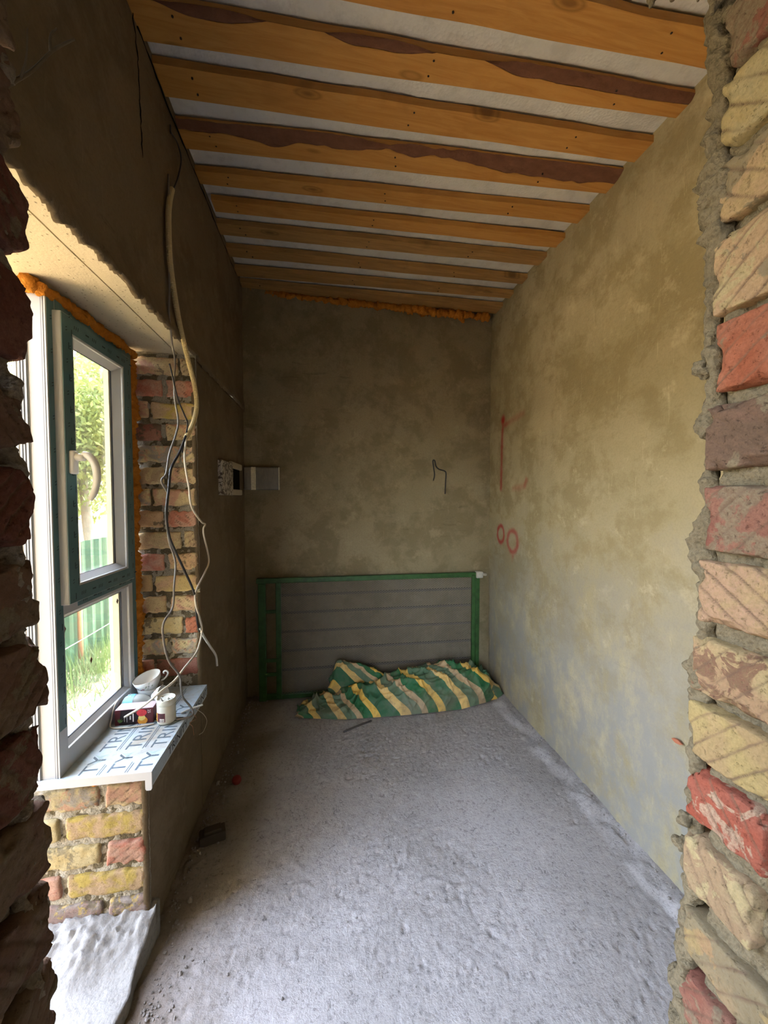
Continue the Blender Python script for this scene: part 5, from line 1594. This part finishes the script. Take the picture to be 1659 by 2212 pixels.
def tree(label, base, trunk_pts, r0, crowns, nleaf, lsz, mat, seed):
    rng = np.random.RandomState(seed)
    root = empty('garden_tree', base); tag(root, label, 'tree', 'trees behind the garden fence')
    n = (len(trunk_pts) - 1) * 6 + 1
    mb = MB(); mb.tube(trunk_pts, r0, 10, 6, radii=list(np.linspace(r0, r0 * .45, n))); mb.build('trunk', M_TRUNK, root, True)
    top = np.array(trunk_pts[-1])
    for (cx, cy, cz, rr) in crowns:
        mb = MB(); mid = (top + np.array([cx, cy, cz])) / 2 + rng.uniform(-.2, .2, 3)
        mb.tube([tuple(top), tuple(mid), (cx, cy, cz)], .02, 7, 5, radii=list(np.linspace(r0 * .4, .012, 11))); mb.build('bough', M_TRUNK, root, True)
        for b_ in range(5):
            e = np.array([cx, cy, cz]) + rng.normal(0, rr * .5, 3)
            mb = MB(); mb.tube([tuple(mid), tuple((mid + e) / 2 + rng.uniform(-.12, .12, 3)), tuple(e)], .008, 5, 3); mb.build('twig', M_TRUNK, root, True)
    V = []; F = []
    per = nleaf // len(crowns)
    for (cx, cy, cz, rr) in crowns:
        d = rng.normal(0, 1, (per, 3)); d /= np.linalg.norm(d, axis=1, keepdims=True)
        p = d * (rr * np.power(rng.rand(per, 1), 0.5)) * np.array([1, 1, .85]) + np.array([cx, cy, cz])
        a = rng.normal(0, 1, (per, 3)); a[:, 2] -= 0.5; a /= np.linalg.norm(a, axis=1, keepdims=True)
        b = np.cross(a, rng.normal(0, 1, (per, 3))); b /= np.linalg.norm(b, axis=1, keepdims=True)
        L_ = lsz * rng.uniform(.6, 1.3, (per, 1)); Wd = L_ * 0.22
        k0 = len(V) if not isinstance(V, np.ndarray) else len(V)
        n0 = sum(len(q) for q in V)
        V.append(np.stack([p, p + a * L_ * .45 + b * Wd, p + a * L_, p + a * L_ * .45 - b * Wd], 1).reshape(-1, 3))
        i0 = n0 + np.arange(per) * 4
        F.append(np.c_[i0, i0 + 1, i0 + 2, i0 + 3])
    o = obj('foliage', np.vstack(V), np.vstack(F), mat, root); o['kind'] = 'stuff'
    return root
tree('leaning tree with twisted pale trunk nearest the window', (-3.2, 4.9, GZ), [(0, 0, 0), (.25, .45, .7), (.05, .75, 1.5), (-.1, .9, 2.3)], 0.10, [(-.2, .5, 2.9, .8), (.4, 1.2, 2.7, .8), (-.6, 1.4, 3.2, .9), (.1, -.4, 2.5, .7)], 30000, 0.065, LM[0], 1)
tree('broad yellow green tree filling the upper pane', (-4.6, 6.4, GZ), [(0, 0, 0), (.1, .1, 1.2), (-.1, 0, 2.2)], 0.13, [(0, 0, 2.6, 1.1), (.9, -.6, 2.2, 1.0), (-.9, .5, 2.8, 1.2), (.3, 1.2, 3.0, 1.1), (.2, -1.4, 2.3, 1.0)], 36000, 0.08, LM[0], 2)
tree('darker green tree standing further back over the fence', (-6.4, 8.2, GZ), [(0, 0, 0), (0, .1, 1.6), (.1, 0, 2.8)], 0.16, [(0, 0, 3.0, 1.5), (1.2, -1.0, 2.3, 1.3), (-1.2, .8, 3.2, 1.5), (.5, 1.6, 2.6, 1.4), (.6, -2.4, 2.4, 1.3)], 32000, 0.11, LM[1], 3)
tree('green tree at the far end seen past the window frame', (-5.2, 4.2, GZ), [(0, 0, 0), (.1, 0, 1.1), (0, .1, 2.0)], 0.12, [(0, 0, 2.2, 1.1), (.8, .7, 2.0, 1.0), (-.7, -.9, 2.6, 1.1), (.3, -1.3, 2.0, 1.0)], 26000, 0.09, LM[1], 4)
tree('overhanging tree whose boughs shade the green fence', (-1.9, 6.6, GZ), [(0, 0, 0), (-.1, -.1, 1.4), (-.1, -.3, 2.3)], 0.11, [(-.2, -.6, 2.9, .9), (.4, -1.2, 2.8, .8), (-.5, -1.6, 3.0, .8), (-.9, -.2, 3.1, 1.0)], 30000, 0.07, LM[0], 5)
# grass tufts at the fence foot: uncountable blades
rng = np.random.RandomState(31)
V = []; F = []
for k in range(2600):
    x = rng.uniform(-2.55, -1.6) if rng.rand() < .6 else rng.uniform(-2.55, -2.2); y = rng.uniform(2.6, 6.4)
    h = rng.uniform(.08, .34) * (0.5 + 0.5 * (x < -2.1)); a = rng.uniform(0, 6.28); w = .006; l = rng.normal(0, .08, 2)
    n0 = len(V); z0 = GZ + 0.0
    V += [(x - w * math.cos(a), y - w * math.sin(a), z0), (x + w * math.cos(a), y + w * math.sin(a), z0), (x + l[0], y + l[1], z0 + h)]
    F.append((n0, n0 + 1, n0 + 2))
o = obj('grass', V, F, LM[1]); tag(o, 'dry green grass growing along the fence foot', 'grass', kind='stuff')
